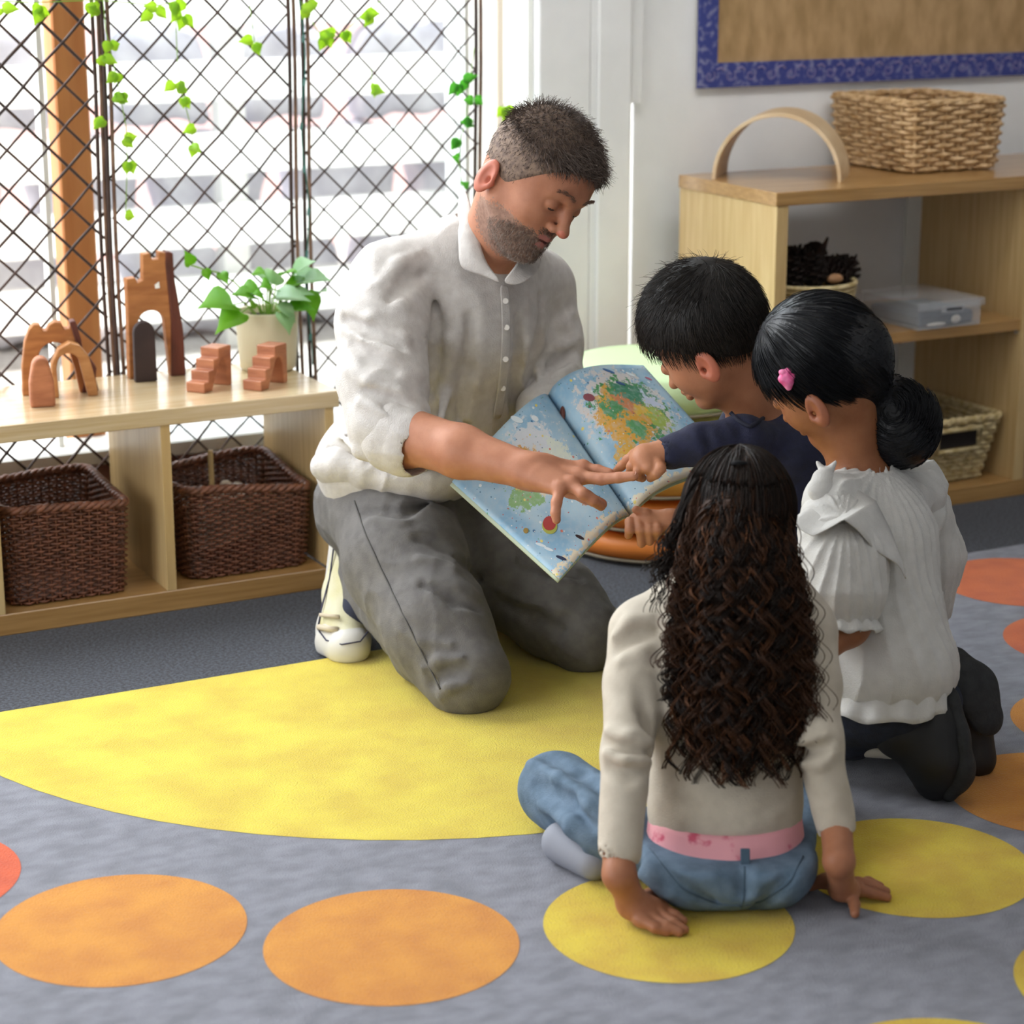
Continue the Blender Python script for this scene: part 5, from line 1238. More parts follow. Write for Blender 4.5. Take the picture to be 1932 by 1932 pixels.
bb += [cap(P(1262, 854, 3.60), wrB, .0215, .0205, .01), cap(P(1338, 990, 3.71), P(1330, 990, 3.70), .02, .02, .01), cap(P(1330, 990, 3.70), w2, .022, .019, .01)]
bb += bh+b2
hlo, hhi = bounds(hb_.child(-.058, .004), .005); plo, phi = bounds(bh[1:], .006); qlo, qhi = bounds(b2[1:], .006)
pt = [(hb_.e(.004, -.062, .085, .026, .036, .02), 1), (hb_.e(.004, -.062, -.085, .026, .036, .02), 1)]
for q in (-1, 1): pt.append((hb_.e(.0905, -.026, .030*q, .007, .0024, .013), 2))
sculpt('body', bb, [M_ks, M_kr, M_lash], boy, h=.0021, paint=pt, ztrim=.012)
mb = MB(); nail(mb, P(1227, 900, 3.574), P(1238, 892, 3.565), -CF-CD, .004, .007); mb.build('fingernail', M_nail, boy)
# ---------------------------------------------------------------- the girl with the bun
M_bs = skin('skin_child_brown', '#9A6544', '#8E5A3B'); M_bsr = mat('skin_brown_warm', '#94583C', .5, sss=.2)
bun = thing('person', P(1650, 1400, 3.5)*[1, 1, 0], 'child in a white frilled blouse with black hair in a low bun and pink clip', 'person')
hg = Head(P(1547, 684, 3.42), vec(-.65, .42, -.63), vec(-.46, -.86, -.0), 1.03)
nG = P(1618, 888, 3.47); cG = P(1650, 1040, 3.47); pG = P(1665, 1270, 3.44)
def G0(x, y, z):
    r = CF*FPX+CR*(x-966)+CD*(y-966); return CAM+r*((z-1.35)/r[2])
knG, knG2 = np.array((1.90, 2.82, .072)), np.array((2.02, 2.90, .072))
anG, anG2 = G0(1725, 1395, .09), G0(1790, 1330, .09)
shGl, shGr = P(1560, 960, 3.36), P(1735, 950, 3.58); elG = P(1600, 1180, 3.33); wrG = P(1500, 1262, 3.24)
M_gh = mat('hair_jet', '#0B0B0F', .42, '#121318', 40, bump=.4, bscale=120, spec=.3); M_gs = mat('hair_jet_strand', '#0D0E12', .34, '#16171C', 90, spec=.22)
hc = cap_ops(hg, .011, (.80, -.60), .034, r=(.092, .088, .074), c=(-.004, .010, 0))
hc += [hg.e(.010, -.070, .080, .018, .030, .016, .003, True)]
hc += [cap(hg.X(-.075, -.02), P(1632, 745, 3.44), .045, .042, .03), ell(P(1682, 793, 3.47), (.062, .062, .076), fr((0, 0, 1)), k=.02), ell(P(1700, 830, 3.46), (.052, .052, .045), k=.03), ell(P(1665, 760, 3.47), (.048, .048, .045), k=.03)]
hcr = [q for q in hc]
sculpt('hair', hcr, M_gh, bun, h=.0028); V0, Q0 = LAST['V'], LAST['Q']
tie = P(1650, 735, 3.45)
def flow_g(p):
    r = tie-p; r = r/(np.linalg.norm(r, axis=1)[:, None]+1e-6); return r
head_m = lambda V: (np.linalg.norm(V-hg.C, axis=1) < .118)
V, Q = strands(hair_strands(V0, Q0, 5200, flow_g, .055, 7, 0, jitter=.02, mask=head_m, sink=.001, stay=(hg.C, hg.F, np.array((.103, .099, .085))), rise=.004), .0007, .5); obj('hair_strands', V, Q, M_gs, bun)
bc = P(1692, 800, 3.46)
def flow_bn(p):
    r = p-bc; t = np.cross(r, np.tile(CF*.9+CR*.3+CD*.3, (len(p), 1))); return t/(np.linalg.norm(t, axis=1)[:, None]+1e-6)
V, Q = strands(hair_strands(V0, Q0, 2600, flow_bn, .05, 7, 0, jitter=.10, mask=lambda V: ~head_m(V), sink=.001, stay=(P(1690, 800, 3.465), fr((0, 0, 1)), np.array((.075, .06, .06))), rise=.03), .0009, .4); obj('bun_strands', V, Q, M_gs, bun)
mb = MB(); c0 = None
for d in np.arange(3.2, 3.6, .002):
    p = P(1484, 708, d)
    if min(float(pdist(q, p[0], p[1], p[2])) for q in hcr[:1]) < .002: c0 = p; break
if c0 is None: c0 = hg.X(.05, 0, .08)
clip_ops = [ell(c0+CR*.0085*math.cos(a)+CD*.0085*math.sin(a)-CF*.004, (.0058, .0058, .004), k=.002) for a in np.linspace(0, 2*math.pi, 6)[:-1]]+[ell(c0-CF*.006, (.004, .004, .004), k=.002), cap(c0+CD*.010-CF*.003, c0+CD*.020+CR*.003-CF*.002, .004, .003)]
sculpt('hair_clip', clip_ops, mat('pink_clip', '#E0508F', .4, '#F08DB6', 90), bun, h=.0012)
M_bl = mat('white_blouse', '#CFCDC9', .85, '#C5C3BF', 40, bump=.3, bscale=420, sheen=.15)
def pleat(A, ax, n, c, p=.6):
    """pleats: ridges around a roughly vertical axis"""
    def f(X, Y, Z):
        th = np.arctan2(Y-c[1], X-c[0]); return A*(np.abs(np.sin(n*th+1.6*np.sin(9*Z+2*th)+.8*np.sin(23*Z)))**p-.6)
    return f
bz = [cap(P(1625, 915, 3.47), P(1640, 1010, 3.47), .060, .098, .03), cap(P(1640, 1010, 3.47), P(1665, 1240, 3.45), .098, .110, .04), ell(P(1668, 1260, 3.45), (.125, .115, .075), k=.04),
      cap(P(1570, 945, 3.38), P(1735, 935, 3.57), .046, .046, .03)]
bz += [cap(nG+(nG-cG)*.25, P(1618, 870, 3.46), .052, .055, .006, None, True)]
bz += [ell(P(1672, 1345, 3.47), (.13, .13, .035), k=.01, sub=True)]
bz[2]['r'] = np.array((.112, .105, .07))
sculpt('blouse', bz, M_bl, bun, h=.0038, fold=pleat(.0055, 0, 13, P(1650, 1100, 3.47)))
# puff sleeve with gathered cuff
sl_ = chain([P(1572, 985, 3.37), P(1590, 1060, 3.34), P(1592, 1120, 3.33), P(1592, 1158, 3.33)], [.055, .066, .062, .044], .02)
sl_ += [cap(P(1592, 1165, 3.33), P(1593, 1230, 3.33), .038, .04, .004, None, True)]
sculpt('puff_sleeve', sl_, M_bl, bun, h=.003, fold=pleat(.005, 0, 9, P(1590, 1100, 3.335)))
sl2 = chain([P(1738, 960, 3.60), P(1752, 1050, 3.64), P(1748, 1140, 3.66)], [.05, .058, .045], .02)
sculpt('puff_sleeve', sl2, M_bl, bun, h=.004, fold=pleat(.004, 0, 9, P(1750, 1050, 3.64)))
def frill(name, top, out, m, parent, n=90, rows=5, wave=.007, waves=12, th=.0014, ph=0):
    """gathered strip from the curve `top` to the curve `out` with growing ripples"""
    def samp(c, u):
        x = u*(len(c)-1); i = min(int(x), len(c)-2); t = x-i; t2 = t*t*(3-2*t) if False else t; return np.asarray(c[i])*(1-t2)+np.asarray(c[i+1])*t2
    v = []; f = []
    for r in range(rows+1):
        w = r/rows
        for i in range(n+1):
            u = i/n; a, b = samp(top, u), samp(out, u); d = b-a; p = a*(1-w)+b*w
            tg = samp(out, min(1, u+.02))-samp(out, max(0, u-.02)); nn = np.cross(tg, d); nn /= np.linalg.norm(nn)+1e-9
            v.append(p+nn*wave*w*math.sin(2*math.pi*waves*u+ph+1.3*math.sin(7*u))+d*.06*w*math.sin(2*math.pi*waves*.5*u))
    for r in range(rows):
        for i in range(n): a = r*(n+1)+i; f.append((a, a+1, a+n+2, a+n+1))
    o = obj(name, v, f, m, parent, True); s = o.modifiers.new('s', 'SOLIDIFY'); s.thickness = th; s.offset = 0; return o
def ring(c, r, F, n=17, sy=1.0): return [c+F[1]*r*math.cos(2*math.pi*i/(n-1))+F[2]*r*sy*math.sin(2*math.pi*i/(n-1)) for i in range(n)]
Fs = fr(P(1592, 1200, 3.33)-P(1590, 1100, 3.335)); frill('sleeve_frill', ring(P(1592, 1156, 3.33), .044, Fs), ring(P(1593, 1192, 3.328), .058, Fs), M_bl, bun, wave=.004, waves=14)
# shoulder ruffle: curves over the near shoulder and down the back
frill('shoulder_ruffle', [P(1572, 905, 3.40), P(1592, 920, 3.37), P(1620, 925, 3.36), P(1652, 945, 3.355), P(1680, 1000, 3.35), P(1702, 1060, 3.345)],
      [P(1520, 950, 3.37), P(1500, 985, 3.32), P(1530, 1010, 3.285), P(1590, 985, 3.26), P(1660, 1035, 3.29), P(1712, 1090, 3.33)], M_bl, bun, wave=.004, waves=3, th=.0016)
frill('shoulder_ruffle', [P(1690, 895, 3.50), P(1715, 890, 3.52), P(1742, 905, 3.55), P(1752, 950, 3.54), P(1745, 1010, 3.52)],
      [P(1715, 865, 3.55), P(1760, 868, 3.58), P(1792, 915, 3.58), P(1785, 970, 3.55), P(1762, 1040, 3.53)], M_bl, bun, wave=.003, waves=3, th=.0016)
# stand collar, bow, hem
Fn = fr(nG-P(1618, 820, 3.45)); frill('collar_band', ring(P(1622, 880, 3.465), .053, Fn), ring(P(1624, 905, 3.468), .060, Fn), M_bl, bun, wave=.001, waves=20, th=.003)
sculpt('bow', [cap(P(1553, 905, 3.36), P(1549, 925, 3.35), .018, .020, .008, (CF, .6)), cap(P(1556, 892, 3.37), P(1542, 872, 3.37), .008, .003, .006), cap(P(1562, 892, 3.37), P(1576, 872, 3.37), .009, .003, .006), cap(P(1549, 925, 3.35), P(1556, 945, 3.35), .019, .008, .006, (CF, .6))], M_bl, bun, h=.0022)
Fh = fr((0, 0, -1.)); frill('blouse_hem', ring(P(1668, 1262, 3.45), .103, Fh, 33), ring(P(1660, 1318, 3.45), .113, Fh, 33), M_bl, bun, wave=.0045, waves=17, th=.0016)
M_dj = mat('dark_denim', '#1F2638', .85, '#171C2A', 60, bump=.4, bscale=500)
jl = [cap(pG+np.array((0, 0, -.03)), knG, .088, .060, .03), cap(P(1675, 1290, 3.56), knG2, .088, .060, .03), cap(knG, (knG*.35+anG*.65), .056, .046, .02), cap(knG2, knG2*.35+anG2*.65, .056, .046, .02), ell(P(1690, 1320, 3.47), (.11, .10, .06), k=.03)]
sculpt('jeans', jl, M_dj, bun, h=.0045, ztrim=.0075, fold=mfold(.0025, (40, 20, 50.), 1.2, 31))
sculpt('sock', [cap(knG*.28+anG*.72, anG, .038, .034, .01)], mat('white_sock', '#CFCBC2', .9), bun, h=.004)
M_bt = mat('black_boot', '#0A0A0C', .6, '#101013', 30); M_bso = mat('black_boot_sole', '#26282A', .8, '#1B1C1E', 60, bump=.6, bscale=90)
# near boot: toe on the rug, sole turned to the right
bt = [cap(P(1700, 1380, 3.42), P(1750, 1380, 3.42), .045, .050, .03), cap(P(1755, 1345, 3.43), P(1765, 1430, 3.42), .044, .046, .03), cap(P(1765, 1430, 3.42), P(1765, 1475, 3.43), .044, .030, .03)]
sculpt('boot', bt, M_bt, bun, h=.004, ztrim=.0075)
sculpt('boot_sole', [cap(P(1792, 1335, 3.42), P(1808, 1400, 3.41), .034, .036, .01, (CR, .5)), cap(P(1808, 1400, 3.41), P(1812, 1448, 3.41), .036, .036, .01, (CR, .5)), cap(P(1812, 1448, 3.41), P(1790, 1482, 3.42), .034, .026, .01, (CR, .7))], M_bso, bun, h=.003, ztrim=.0075)
bt = [cap(P(1790, 1280, 3.55), P(1815, 1330, 3.55), .046, .046, .03), cap(P(1815, 1330, 3.55), P(1838, 1430, 3.55), .044, .036, .03)]
sculpt('boot', bt, M_bt, bun, h=.004, ztrim=.0075)
so = [cap(P(1822, 1262, 3.53), P(1850, 1330, 3.53), .034, .040, .01, (vec(.8, -.5, .2), .42)), cap(P(1850, 1330, 3.53), P(1868, 1345, 3.53), .040, .036, .01, (vec(.8, -.5, .2), .5))]
sculpt('boot_sole', [cap(P(1806, 1250, 3.51), P(1840, 1300, 3.49), .026, .043, .01, (vec(.45, -.2, .9), .4)), cap(P(1840, 1300, 3.49), P(1860, 1350, 3.49), .043, .034, .01, (vec(.45, -.2, .9), .4))], M_bso, bun, h=.0025, ztrim=.0075)

gb = inner([q for q in bz if not q['sub']]+sl_[:3]+sl2+jl, .012)+hg.child(-.062, .006)+[cap(hg.X(-.02, -.05), nG, .043, .043, .03), cap(hg.X(.02, -.07), nG, .025, .03, .03), cap(P(1592, 1130, 3.33), elG, .03, .03, .02), cap(elG, wrG, .03, .021, .02),
     cap(P(1740, 1150, 3.66), P(1600, 1230, 3.66), .028, .022, .02)]
hnd = [cap(wrG, P(1470, 1290, 3.22), .021, .022, .01)]
for i in range(4): hnd += finger([P(1470, 1290, 3.22), P(1448+4*i, 1300+5*i, 3.21+.008*i), P(1430+4*i, 1312+5*i, 3.2+.01*i)], .009, .007)
hnd += finger([P(1480, 1285, 3.23), P(1465, 1280, 3.25), P(1450, 1284, 3.26)], .009, .007)
gb += hnd

hlo, hhi = bounds(hg.child(), .005)
pt = [(hg.e(.006, -.066, .085, .026, .036, .02), 1), (hg.e(.006, -.066, -.085, .026, .036, .02), 1)]
for q in (-1, 1): pt.append((hg.e(.0905, -.026, .030*q, .007, .0024, .013), 2))
sculpt('body', gb, [M_bs, M_bsr, M_lash], bun, h=.0023, paint=pt, ztrim=.012)
# ---------------------------------------------------------------- the girl with long curls
M_cs = skin('skin_child_olive', '#A87255', '#9C6649')
cur = thing('person', P(1370, 1650, 3.12)*[1, 1, 0], 'child with long dark curly hair, cream top and blue jeans, sitting back to the camera', 'person')
hq = Head(P(1393, 962, 3.12), vec(-.15, .10, -.95), vec(-.05, -.98, -.10), .88)
nC, cC, pC = P(1390, 1115, 3.14), P(1375, 1300, 3.13), P(1365, 1590, 3.16)
sL, sR = P(1205, 1185, 3.16), P(1525, 1180, 3.12)
eL, wL = P(1187, 1410, 3.05), P(1166, 1640, 3.00); eR, wR = P(1540, 1395, 3.05), P(1583, 1618, 3.055)
# ground-resting hands
wL = G0(1168, 1650, .085); wR = G0(1583, 1625, .095)
pL = G0(1195, 1705, .034); hL = [cap(wL, pL, .0215, .0205, .012), cap(pL, G0(1228, 1715, .024), .022, .019, .012, flat=((0, 0, 1), .75))]
tips = [((1245, 1712), (1272, 1727), (1289, 1737)), ((1238, 1722), (1270, 1742), (1292, 1754)), ((1225, 1730), (1258, 1748), (1282, 1759)), ((1208, 1734), (1236, 1750), (1258, 1758))]
for i, t3 in enumerate(tips): hL += finger([G0(*t3[0], .022), G0(*t3[1], .019), G0(*t3[2], .0135)], .0092, .0066)
for t3 in tips: hL.append(cap(pL, G0(*t3[0], .022), .017, .0098, .01))
hL += finger([pL, G0(1225, 1690, .022), G0(1250, 1700, .015)], .012, .007, .006)
pR = G0(1588, 1675, .034); hR = [cap(wR, pR, .0200, .0185, .010), cap(pR, G0(1602, 1680, .03), .017, .015, .010)]
for t3 in (((1618, 1668), (1645, 1672), (1672, 1682)), ((1616, 1678), (1645, 1685), (1674, 1693)), ((1606, 1688), (1612, 1706), (1613, 1724)), ((1612, 1672), (1638, 1664), (1660, 1672))):
    a0 = G0(*t3[0], .024); hR += finger([a0, G0(*t3[1], .020), G0(*t3[2], .0135)], .0092, .0066); hR.append(cap(pR, a0, .0135, .0092, .008))
hR += finger([pR, G0(1558, 1662, .028), G0(1530, 1668, .018), G0(1516, 1674, .014)], .0125, .007, .006)
cb_ = hq.child()+[cap(hq.X(-.01, -.06), nC, .042, .043, .03), cap(nC, P(1385, 1165, 3.14), .043, .07, .04), cap(P(1168, 1605, 3.00), wL, .0225, .0215, .01), cap(P(1578, 1562, 3.05), wR, .0225, .0215, .01)]+hL+hR
knC, knC2 = G0(1050, 1490, .068), G0(1500, 1465, .07)
anC, anC2 = G0(1190, 1600, .05), G0(1330, 1500, .05); st = P(1366, 1590, 3.145); st[2] = .074
M_ct = mat('cream_jersey', '#C2B8A8', .85, '#B7AD9D', 40, bump=.25, bscale=500, sheen=.15)
ax = (CF, .72)
tq = [cap(P(1385, 1165, 3.14), P(1375, 1290, 3.13), .100, .112, .05, ax), cap(P(1375, 1290, 3.13), P(1368, 1520, 3.12), .112, .100, .05, ax), cap(P(1368, 1520, 3.12), P(1366, 1600, 3.14), .100, .104, .04, ax),
      cap(P(1222, 1180, 3.16), P(1510, 1175, 3.12), .044, .044, .04), cap(P(1300, 1140, 3.15), P(1460, 1135, 3.13), .040, .040, .05)]
tq += chain([P(1208, 1195, 3.15), P(1196, 1290, 3.11), P(1184, 1420, 3.05), P(1168, 1605, 3.00)], [.047, .042, .036, .031], .018)
tq += chain([P(1518, 1190, 3.12), P(1530, 1290, 3.09), P(1543, 1400, 3.05), P(1578, 1562, 3.05)], [.046, .041, .034, .0285], .018)
tq += [cap(P(1167, 1612, 3.0), P(1166, 1680, 3.0), .026, .028, .003, None, True), cap(P(1580, 1568, 3.05), P(1588, 1640, 3.05), .0245, .026, .003, None, True), rbox(np.array((st[0], st[1], -.108)), (.17, .17, .2), None, 0, .006, True)]
tq_skip = {id(q) for q in tq if q['sub']}
for a, b in ((P(1215, 1290, 3.05), P(1222, 1520, 3.05)), (P(1505, 1290, 3.04), P(1500, 1480, 3.04))): tq.append(cap(a, b, .010, .010, .015, None, True))
for y, dx in ((1385, 0), (1402, 6), (1430, -3), (1330, 5)):
    tq.append(cap(P(1140+dx, y, 3.0), P(1232, y+22, 2.99), .0035, .002, .012, None, True)); tq.append(cap(P(1510, y+12, 3.0), P(1585, y-6, 3.0), .0035, .002, .012, None, True))
tq += creases(tq, tq, [([(1160, 1200), (1190, 1175), (1225, 1165)], .007, .004, False), ([(1165, 1225), (1200, 1200), (1240, 1190)], .007, .003, True), ([(1170, 1250), (1210, 1235), (1250, 1215)], .007, .003, False), ([(1145, 1380), (1185, 1395), (1225, 1400)], .007, .004, False), ([(1142, 1400), (1180, 1418), (1225, 1420)], .006, .003, True), ([(1145, 1420), (1180, 1440), (1222, 1438)], .007, .004, False), ([(1150, 1450), (1190, 1462), (1220, 1455)], .006, .003, True), ([(1555, 1385), (1530, 1400), (1505, 1405)], .006, .0035, False), ([(1565, 1405), (1540, 1420), (1510, 1425)], .006, .003, True), ([(1570, 1425), (1545, 1440), (1515, 1442)], .006, .0035, False), ([(1235, 1500), (1300, 1540), (1390, 1560)], .008, .003, False), ([(1490, 1500), (1450, 1540), (1400, 1560)], .008, .003, False)])
sculpt('jersey_top', tq, M_ct, cur, h=.0038, fold=addf(mfold(.0016, (30, 20, 50.), 1.3, 41), mfold(.0012, (70, 10, 20.), 1.2, 42)))
# patterned waistband
M_pk = mat('pink_print', '#E3A0A8', .85, '#C8566E', 26, contrast=(.60, .68))
Fw = np.array([(0, 0, 1.), CR*[1, 1, 0]/np.linalg.norm(CR[:2]), CF*[1, 1, 0]/np.linalg.norm(CF[:2])])
fx_ = CF*[1, 1, 0]/np.linalg.norm(CF[:2])
wc = lambda z: np.array((st[0], st[1], z))
frill('pink_waistband', ring(wc(.110)-fx_*.006, .107, Fw, 33, .80), ring(wc(.066)-fx_*.016, .113, Fw, 33, .95), M_pk, cur, wave=.0006, waves=9, th=.006)
M_jn = mat('blue_denim', '#667B90', .85, '#52677B', 40, bump=.45, bscale=500)
Fs_ = np.array([CR*[1, 1, 0]/np.linalg.norm(CR[:2]), (0, 0, 1.), CF*[1, 1, 0]/np.linalg.norm(CF[:2])]); hx = Fs_[0]; fx = Fs_[2]
js = [ell(st, (.128, .076, .098), Fs_, k=.03), ell(st-hx*.055-fx*.078-[0, 0, .006], (.070, .066, .085), Fs_, k=.02), ell(st+hx*.055-fx*.078-[0, 0, .006], (.070, .066, .085), Fs_, k=.02),
      ell(st-fx*.085-[0, 0, .022], (.05, .046, .07), Fs_, k=.03),
      cap(st-hx*.06+fx*.01, G0(1150, 1555, .075), .068, .062, .03), cap(G0(1150, 1555, .075), knC, .062, .058, .02), cap(st+hx*.06+fx*.02, knC2, .068, .056, .03),
      cap(knC, anC, .052, .042, .02), cap(knC2, anC2, .052, .042, .02)]
js.append(rbox(wc(.084+.1), (.15, .1, .17), Fs_, 0, .01, True))
js_cr = creases(js, js, [([(1000, 1440), (1060, 1470), (1110, 1520)], .010, .005, False), ([(1030, 1425), (1090, 1450), (1140, 1500)], .009, .004, True), ([(1010, 1480), (1070, 1510), (1120, 1560)], .009, .004, True), ([(1020, 1520), (1080, 1560), (1130, 1600)], .010, .005, False), ([(1040, 1560), (1090, 1600), (1140, 1640)], .009, .004, True), ([(1230, 1620), (1290, 1680), (1350, 1700)], .007, .003, True), ([(1215, 1650), (1260, 1690), (1310, 1720)], .008, .004, False), ([(1500, 1640), (1460, 1690), (1420, 1712)], .007, .003, True), ([(1402, 1630), (1402, 1680), (1398, 1720)], .006, .002, True)])
sculpt('jeans', js+js_cr, [M_jn], cur, h=.0035, ztrim=.0072, fold=addf(mfold(.0018, (30, 30, 60.), 1.3, 51), mfold(.0012, (60, -40, 30.), 1.2, 52))); JV = LAST['V']
cb_ = inner(js, .017)+inner([q for q in js_cr if q['sub']], .012)+inner(tq, .010, tq_skip)+cb_
sculpt('body', cb_, [M_cs], cur, h=.0021, ztrim=.0075)

def on_surf(x, y, ops, d0=2.8, d1=3.6, off=.0015):
    for d in np.arange(d0, d1, .003):
        p = P(x, y, d)
        if min(float(pdist(q, p[0], p[1], p[2])) for q in ops if not q['sub']) < .001: return P(x, y, d-off)
    return None
def stitch(name, pts, ops, m, parent, r=.0014, off=.0015, **k):
    out = []
    for i in range(len(pts)-1):
        for t in range(6):
            u = t/6; p = on_surf(pts[i][0]*(1-u)+pts[i+1][0]*u, pts[i][1]*(1-u)+pts[i+1][1]*u, ops, off=off, **k)
            if p is not None: out.append(p)
    if len(out) > 2: MB().tube(out, r, 5).build(name, m, parent, smooth=True)
M_st = mat('denim_seam', '#465A6C', .9)
for pts in ([(1405, 1635), (1403, 1690), (1398, 1715)], [(1225, 1600), (1290, 1680), (1350, 1706), (1398, 1710)], [(1515, 1615), (1490, 1665), (1440, 1700), (1400, 1710)]):
    MB().tube(line_on(JV, pts, .0008, 8), .0014, 5).build('denim_seam', M_st, cur, smooth=True)
lp = MB(); a0 = mesh_pt(JV, 1406, 1628)-CD*.012; lp.box((-.0065, -.002, -.020), (.0065, .002, .020), .001, Matrix.Translation(Vector(a0+CD*.012)) @ Vector(tuple(-CF)).to_track_quat('Y', 'Z').to_matrix().to_4x4()); lp.build('belt_loop', M_st, cur)
sculpt('shoe', [cap(G0(1062, 1590, .036), G0(1120, 1625, .032), .032, .028, .02)], mat('grey_shoe', '#8A8D98', .7), cur, h=.004, ztrim=.0072)
sculpt('shoe', [cap(G0(1320, 1500, .038), G0(1260, 1490, .034), .032, .028, .02)], mat('grey_shoe', '#8A8D98', .7), cur, h=.005, ztrim=.0072)
# hair: dark inner mass and many separate curls
M_ci = mat('curl_core', '#0D0907', .7, spec=.22); M_c1 = mat('curl_dark', '#1C120D', .42, spec=.22); M_c2 = mat('curl_brown', '#3E2617', .40, spec=.22); M_c3 = mat('curl_light_brown', '#5E3B24', .42, spec=.22)
core = [hq.e(-.004, .010, 0, .100, .092, .080), cap(P(1394, 960, 3.075), P(1396, 1130, 3.065), .060, .078, .03, (CF, .55)), cap(P(1396, 1130, 3.055), P(1400, 1360, 3.045), .080, .062, .03, (CF, .42))]
sculpt('hair_mass', core, M_ci, cur, h=.004)
def bez(p, t): 
    p = [np.asarray(q, float) for q in p]; n = len(p)-1
    return sum(math.comb(n, i)*((1-t)**(n-i)*t**i)[:, None]*p[i][None] for i in range(n+1))
def curls(n, seed, m, name, strand=6, r=.0010, side=None, amp=1.0, spread=1.0, yr=(1300, 1490), sdev=.0016):
    if side is not None: sdev = .0038
    rg = np.random.default_rng(seed); paths = []
    for i in range(n):
        a = rg.uniform(-1, 1); e = 1-a*a
        xe = 1398+a*132+rg.normal(0, 8); ye = rg.uniform(*yr)-40*abs(a)**3
        D0 = 3.045+.06*(a*a); dm = 3.005+.055*a*a+rg.uniform(-.006, .012); de = dm+rg.uniform(-.012, .014)
        dy = rg.uniform(0, 95)
        ctrl = [(1394+a*(34+.45*dy), 866+30*a*a+dy, 3.058-.00035*dy), (1394+a*95, 912+20*abs(a)+dy*.8, D0-.030), (1396+a*(122), 1060, dm-.004), (1398+a*134, 1220, dm), (xe, ye, de)]
        if side is not None: ctrl, ye = side(rg)
        N = 110; t = np.linspace(0, 1, N); c = bez([P(*q) for q in ctrl], t); L = np.sum(np.linalg.norm(np.diff(c, axis=0), axis=1))
        lam = rg.uniform(.042, .062); ph0 = rg.uniform(0, 6.28); sg = rg.choice((-1, 1))
        ramp = np.clip((t-.12)/.5, 0, 1); R_ = amp*(.0008+.0085*ramp**1.3)*rg.uniform(.75, 1.2); th = ph0+sg*2*math.pi*(L*(t*.62+.38*t*t)/lam)
        for s_ in range(strand):
            o1, o2 = rg.normal(0, sdev, 2); pth = rg.normal(0, .16)
            p = c+CR[None]*(R_*np.cos(th+pth)+o1*(1+1.2*t))[:, None]-CF[None]*(R_*np.sin(th+pth)*.8+o2)[:, None]
            paths.append(p)
    V, Q = strands(np.array(paths), r, .6); return obj(name, V, Q, m, cur, True)
curls(120, 1, M_c1, 'hair_curls', 8); curls(60, 2, M_c2, 'hair_curls', 7); curls(24, 3, M_c3, 'hair_highlights', 4, yr=(1380, 1490))
curls(14, 4, M_c1, 'hair_side_lock', side=lambda g: ([(1330, 900, 3.07), (1285, 960, 3.07), (1262+g.normal(0, 8), 1040, 3.07), (1240+g.normal(0, 10), 1105+g.normal(0, 28), 3.07)], 1125), amp=.5)
curls(8, 7, M_c2, 'hair_side_lock', side=lambda g: ([(1330, 900, 3.07), (1300, 980, 3.05), (1290+g.normal(0, 8), 1100, 3.04), (1268+g.normal(0, 10), 1260, 3.03)], 1125), amp=.9)
curls(10, 5, M_c2, 'hair_side_lock', side=lambda g: ([(1450, 910, 3.07), (1490, 980, 3.05), (1525+g.normal(0, 8), 1150, 3.04), (1540+g.normal(0, 12), 1400, 3.03)], 1400), amp=.9)
curls(40, 8, M_c2, 'hair_curl_ends', 5, yr=(1400, 1500), amp=1.15)
# smooth combed hair over the crown
def flow_c(p): return np.tile(-np.array([0, 0, 1.])-CF*.25, (len(p), 1))
sculpt('crown_cap', [hq.e(-.004, .010, 0, .1005, .0925, .0805)], M_ci, cur, h=.004); Vh, Qh = LAST['V'], LAST['Q']
hm_ = lambda V: ((V-hq.C)@hq.u > -.02)
stq = (hq.C, hq.F, np.array((.1, .092, .08))*.88)
V, Q = strands(hair_strands(Vh, Qh, 8000, flow_c, .11, 11, 0, jitter=.06, mask=hm_, stay=stq, rise=.006, sink=-.002, var=.65), .0012, .1); obj('crown_strands', V, Q, M_c1, cur)
V, Q = strands(hair_strands(Vh, Qh, 3000, flow_c, .11, 11, 0, jitter=.07, mask=hm_, stay=stq, rise=.012, sink=-.001, var=.65), .0009, .1); obj('crown_strands', V, Q, M_c2, cur)
# draw-cord-thin hair tie on top
MB().tube([P(1380, 874, 3.045), P(1394, 872, 3.04), P(1408, 874, 3.045)], .003, 6).build('hair_tie', mat('dark_tie', '#0C0C10', .95), cur, smooth=True)

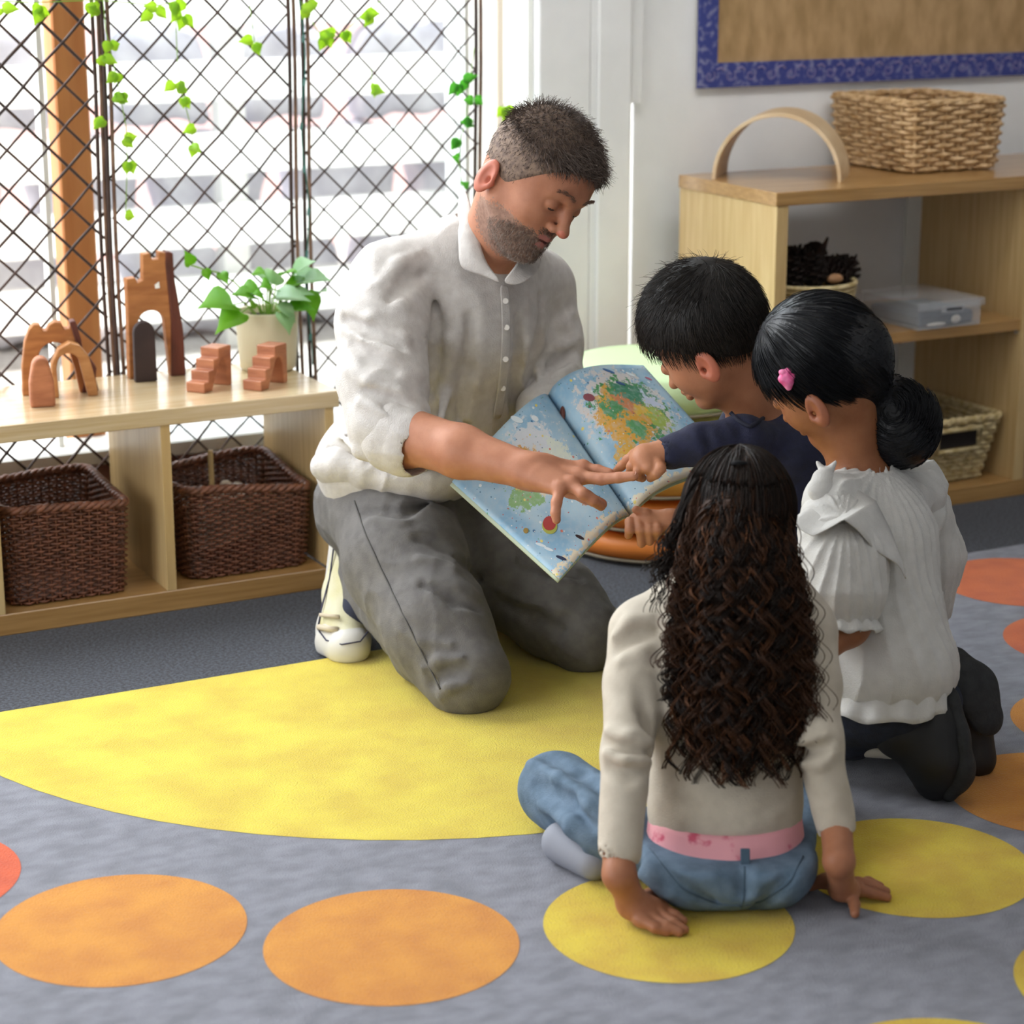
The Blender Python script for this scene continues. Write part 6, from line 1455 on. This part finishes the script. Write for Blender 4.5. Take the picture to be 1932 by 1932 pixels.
# ---------------------------------------------------------------- small pieces belong to their part
bpy.context.view_layer.update()
def nest(o, p):
    w = o.matrix_world.copy(); o.parent = p; o.matrix_parent_inverse = p.matrix_world.inverted(); o.matrix_basis = w
base = lambda o: o.name.split('.')[0]
def nest_named(root, pairs):
    ch = list(root.children)
    for cn, pn in pairs:
        ps = [c for c in ch if base(c) == pn]
        for c in [c for c in ch if base(c) == cn]:
            if ps: nest(c, ps[0])
nest_named(man, [('collar', 'shirt'), ('rolled_cuff', 'shirt'), ('button_placket', 'shirt'), ('button', 'shirt'), ('shirt_hem', 'shirt'), ('side_seam', 'trousers'), ('hair_strands', 'hair'), ('hair_fringe', 'hair'), ('fingernail', 'body'), ('eyebrow', 'body'), ('beard_stubble', 'body')])
nest_named(boy, [('hair_strands', 'hair'), ('hair_tufts', 'hair'), ('fingernail', 'body'), ('neck_trim', 'long_sleeved_top')])
nest_named(bun, [('hair_strands', 'hair'), ('bun_strands', 'hair'), ('puff_sleeve', 'blouse'), ('sleeve_frill', 'blouse'), ('shoulder_ruffle', 'blouse'), ('collar_band', 'blouse'), ('bow', 'blouse'), ('blouse_hem', 'blouse')])
nest_named(cur, [('crown_cap', 'hair_mass'), ('crown_strands', 'hair_mass'), ('hair_curls', 'hair_mass'), ('hair_highlights', 'hair_mass'), ('hair_side_lock', 'hair_mass'), ('hair_curl_ends', 'hair_mass'), ('hair_tie', 'hair_mass'), ('denim_seam', 'jeans'), ('belt_loop', 'jeans')])
sh_ = [c for c in man.children if base(c) == 'shoe']
for i, s_o in enumerate(sh_):
    for nm in ('toe_cap', 'sole', 'shoe_stripe', 'shoe_strap'):
        q = [c for c in man.children if base(c) == nm]
        if q: nest(q[0], s_o)
bt_ = [c for c in bun.children if base(c) == 'boot']; so_ = [c for c in bun.children if base(c) == 'boot_sole']
for a_o, b_o in zip(bt_, so_): nest(b_o, a_o)
lp_, rp_ = [c for c in bk.children if base(c) == 'left_page'][0], [c for c in bk.children if base(c) == 'right_page'][0]
for c in list(bk.children):
    if base(c).startswith('printed_'):
        cc_ = sum((Vector(v.co) for v in c.data.vertices), Vector())/len(c.data.vertices)
        lp_c = sum((Vector(v.co) for v in lp_.data.vertices), Vector())/len(lp_.data.vertices); rp_c = sum((Vector(v.co) for v in rp_.data.vertices), Vector())/len(rp_.data.vertices)
        nest(c, lp_ if (cc_-lp_c).length < (cc_-rp_c).length else rp_)
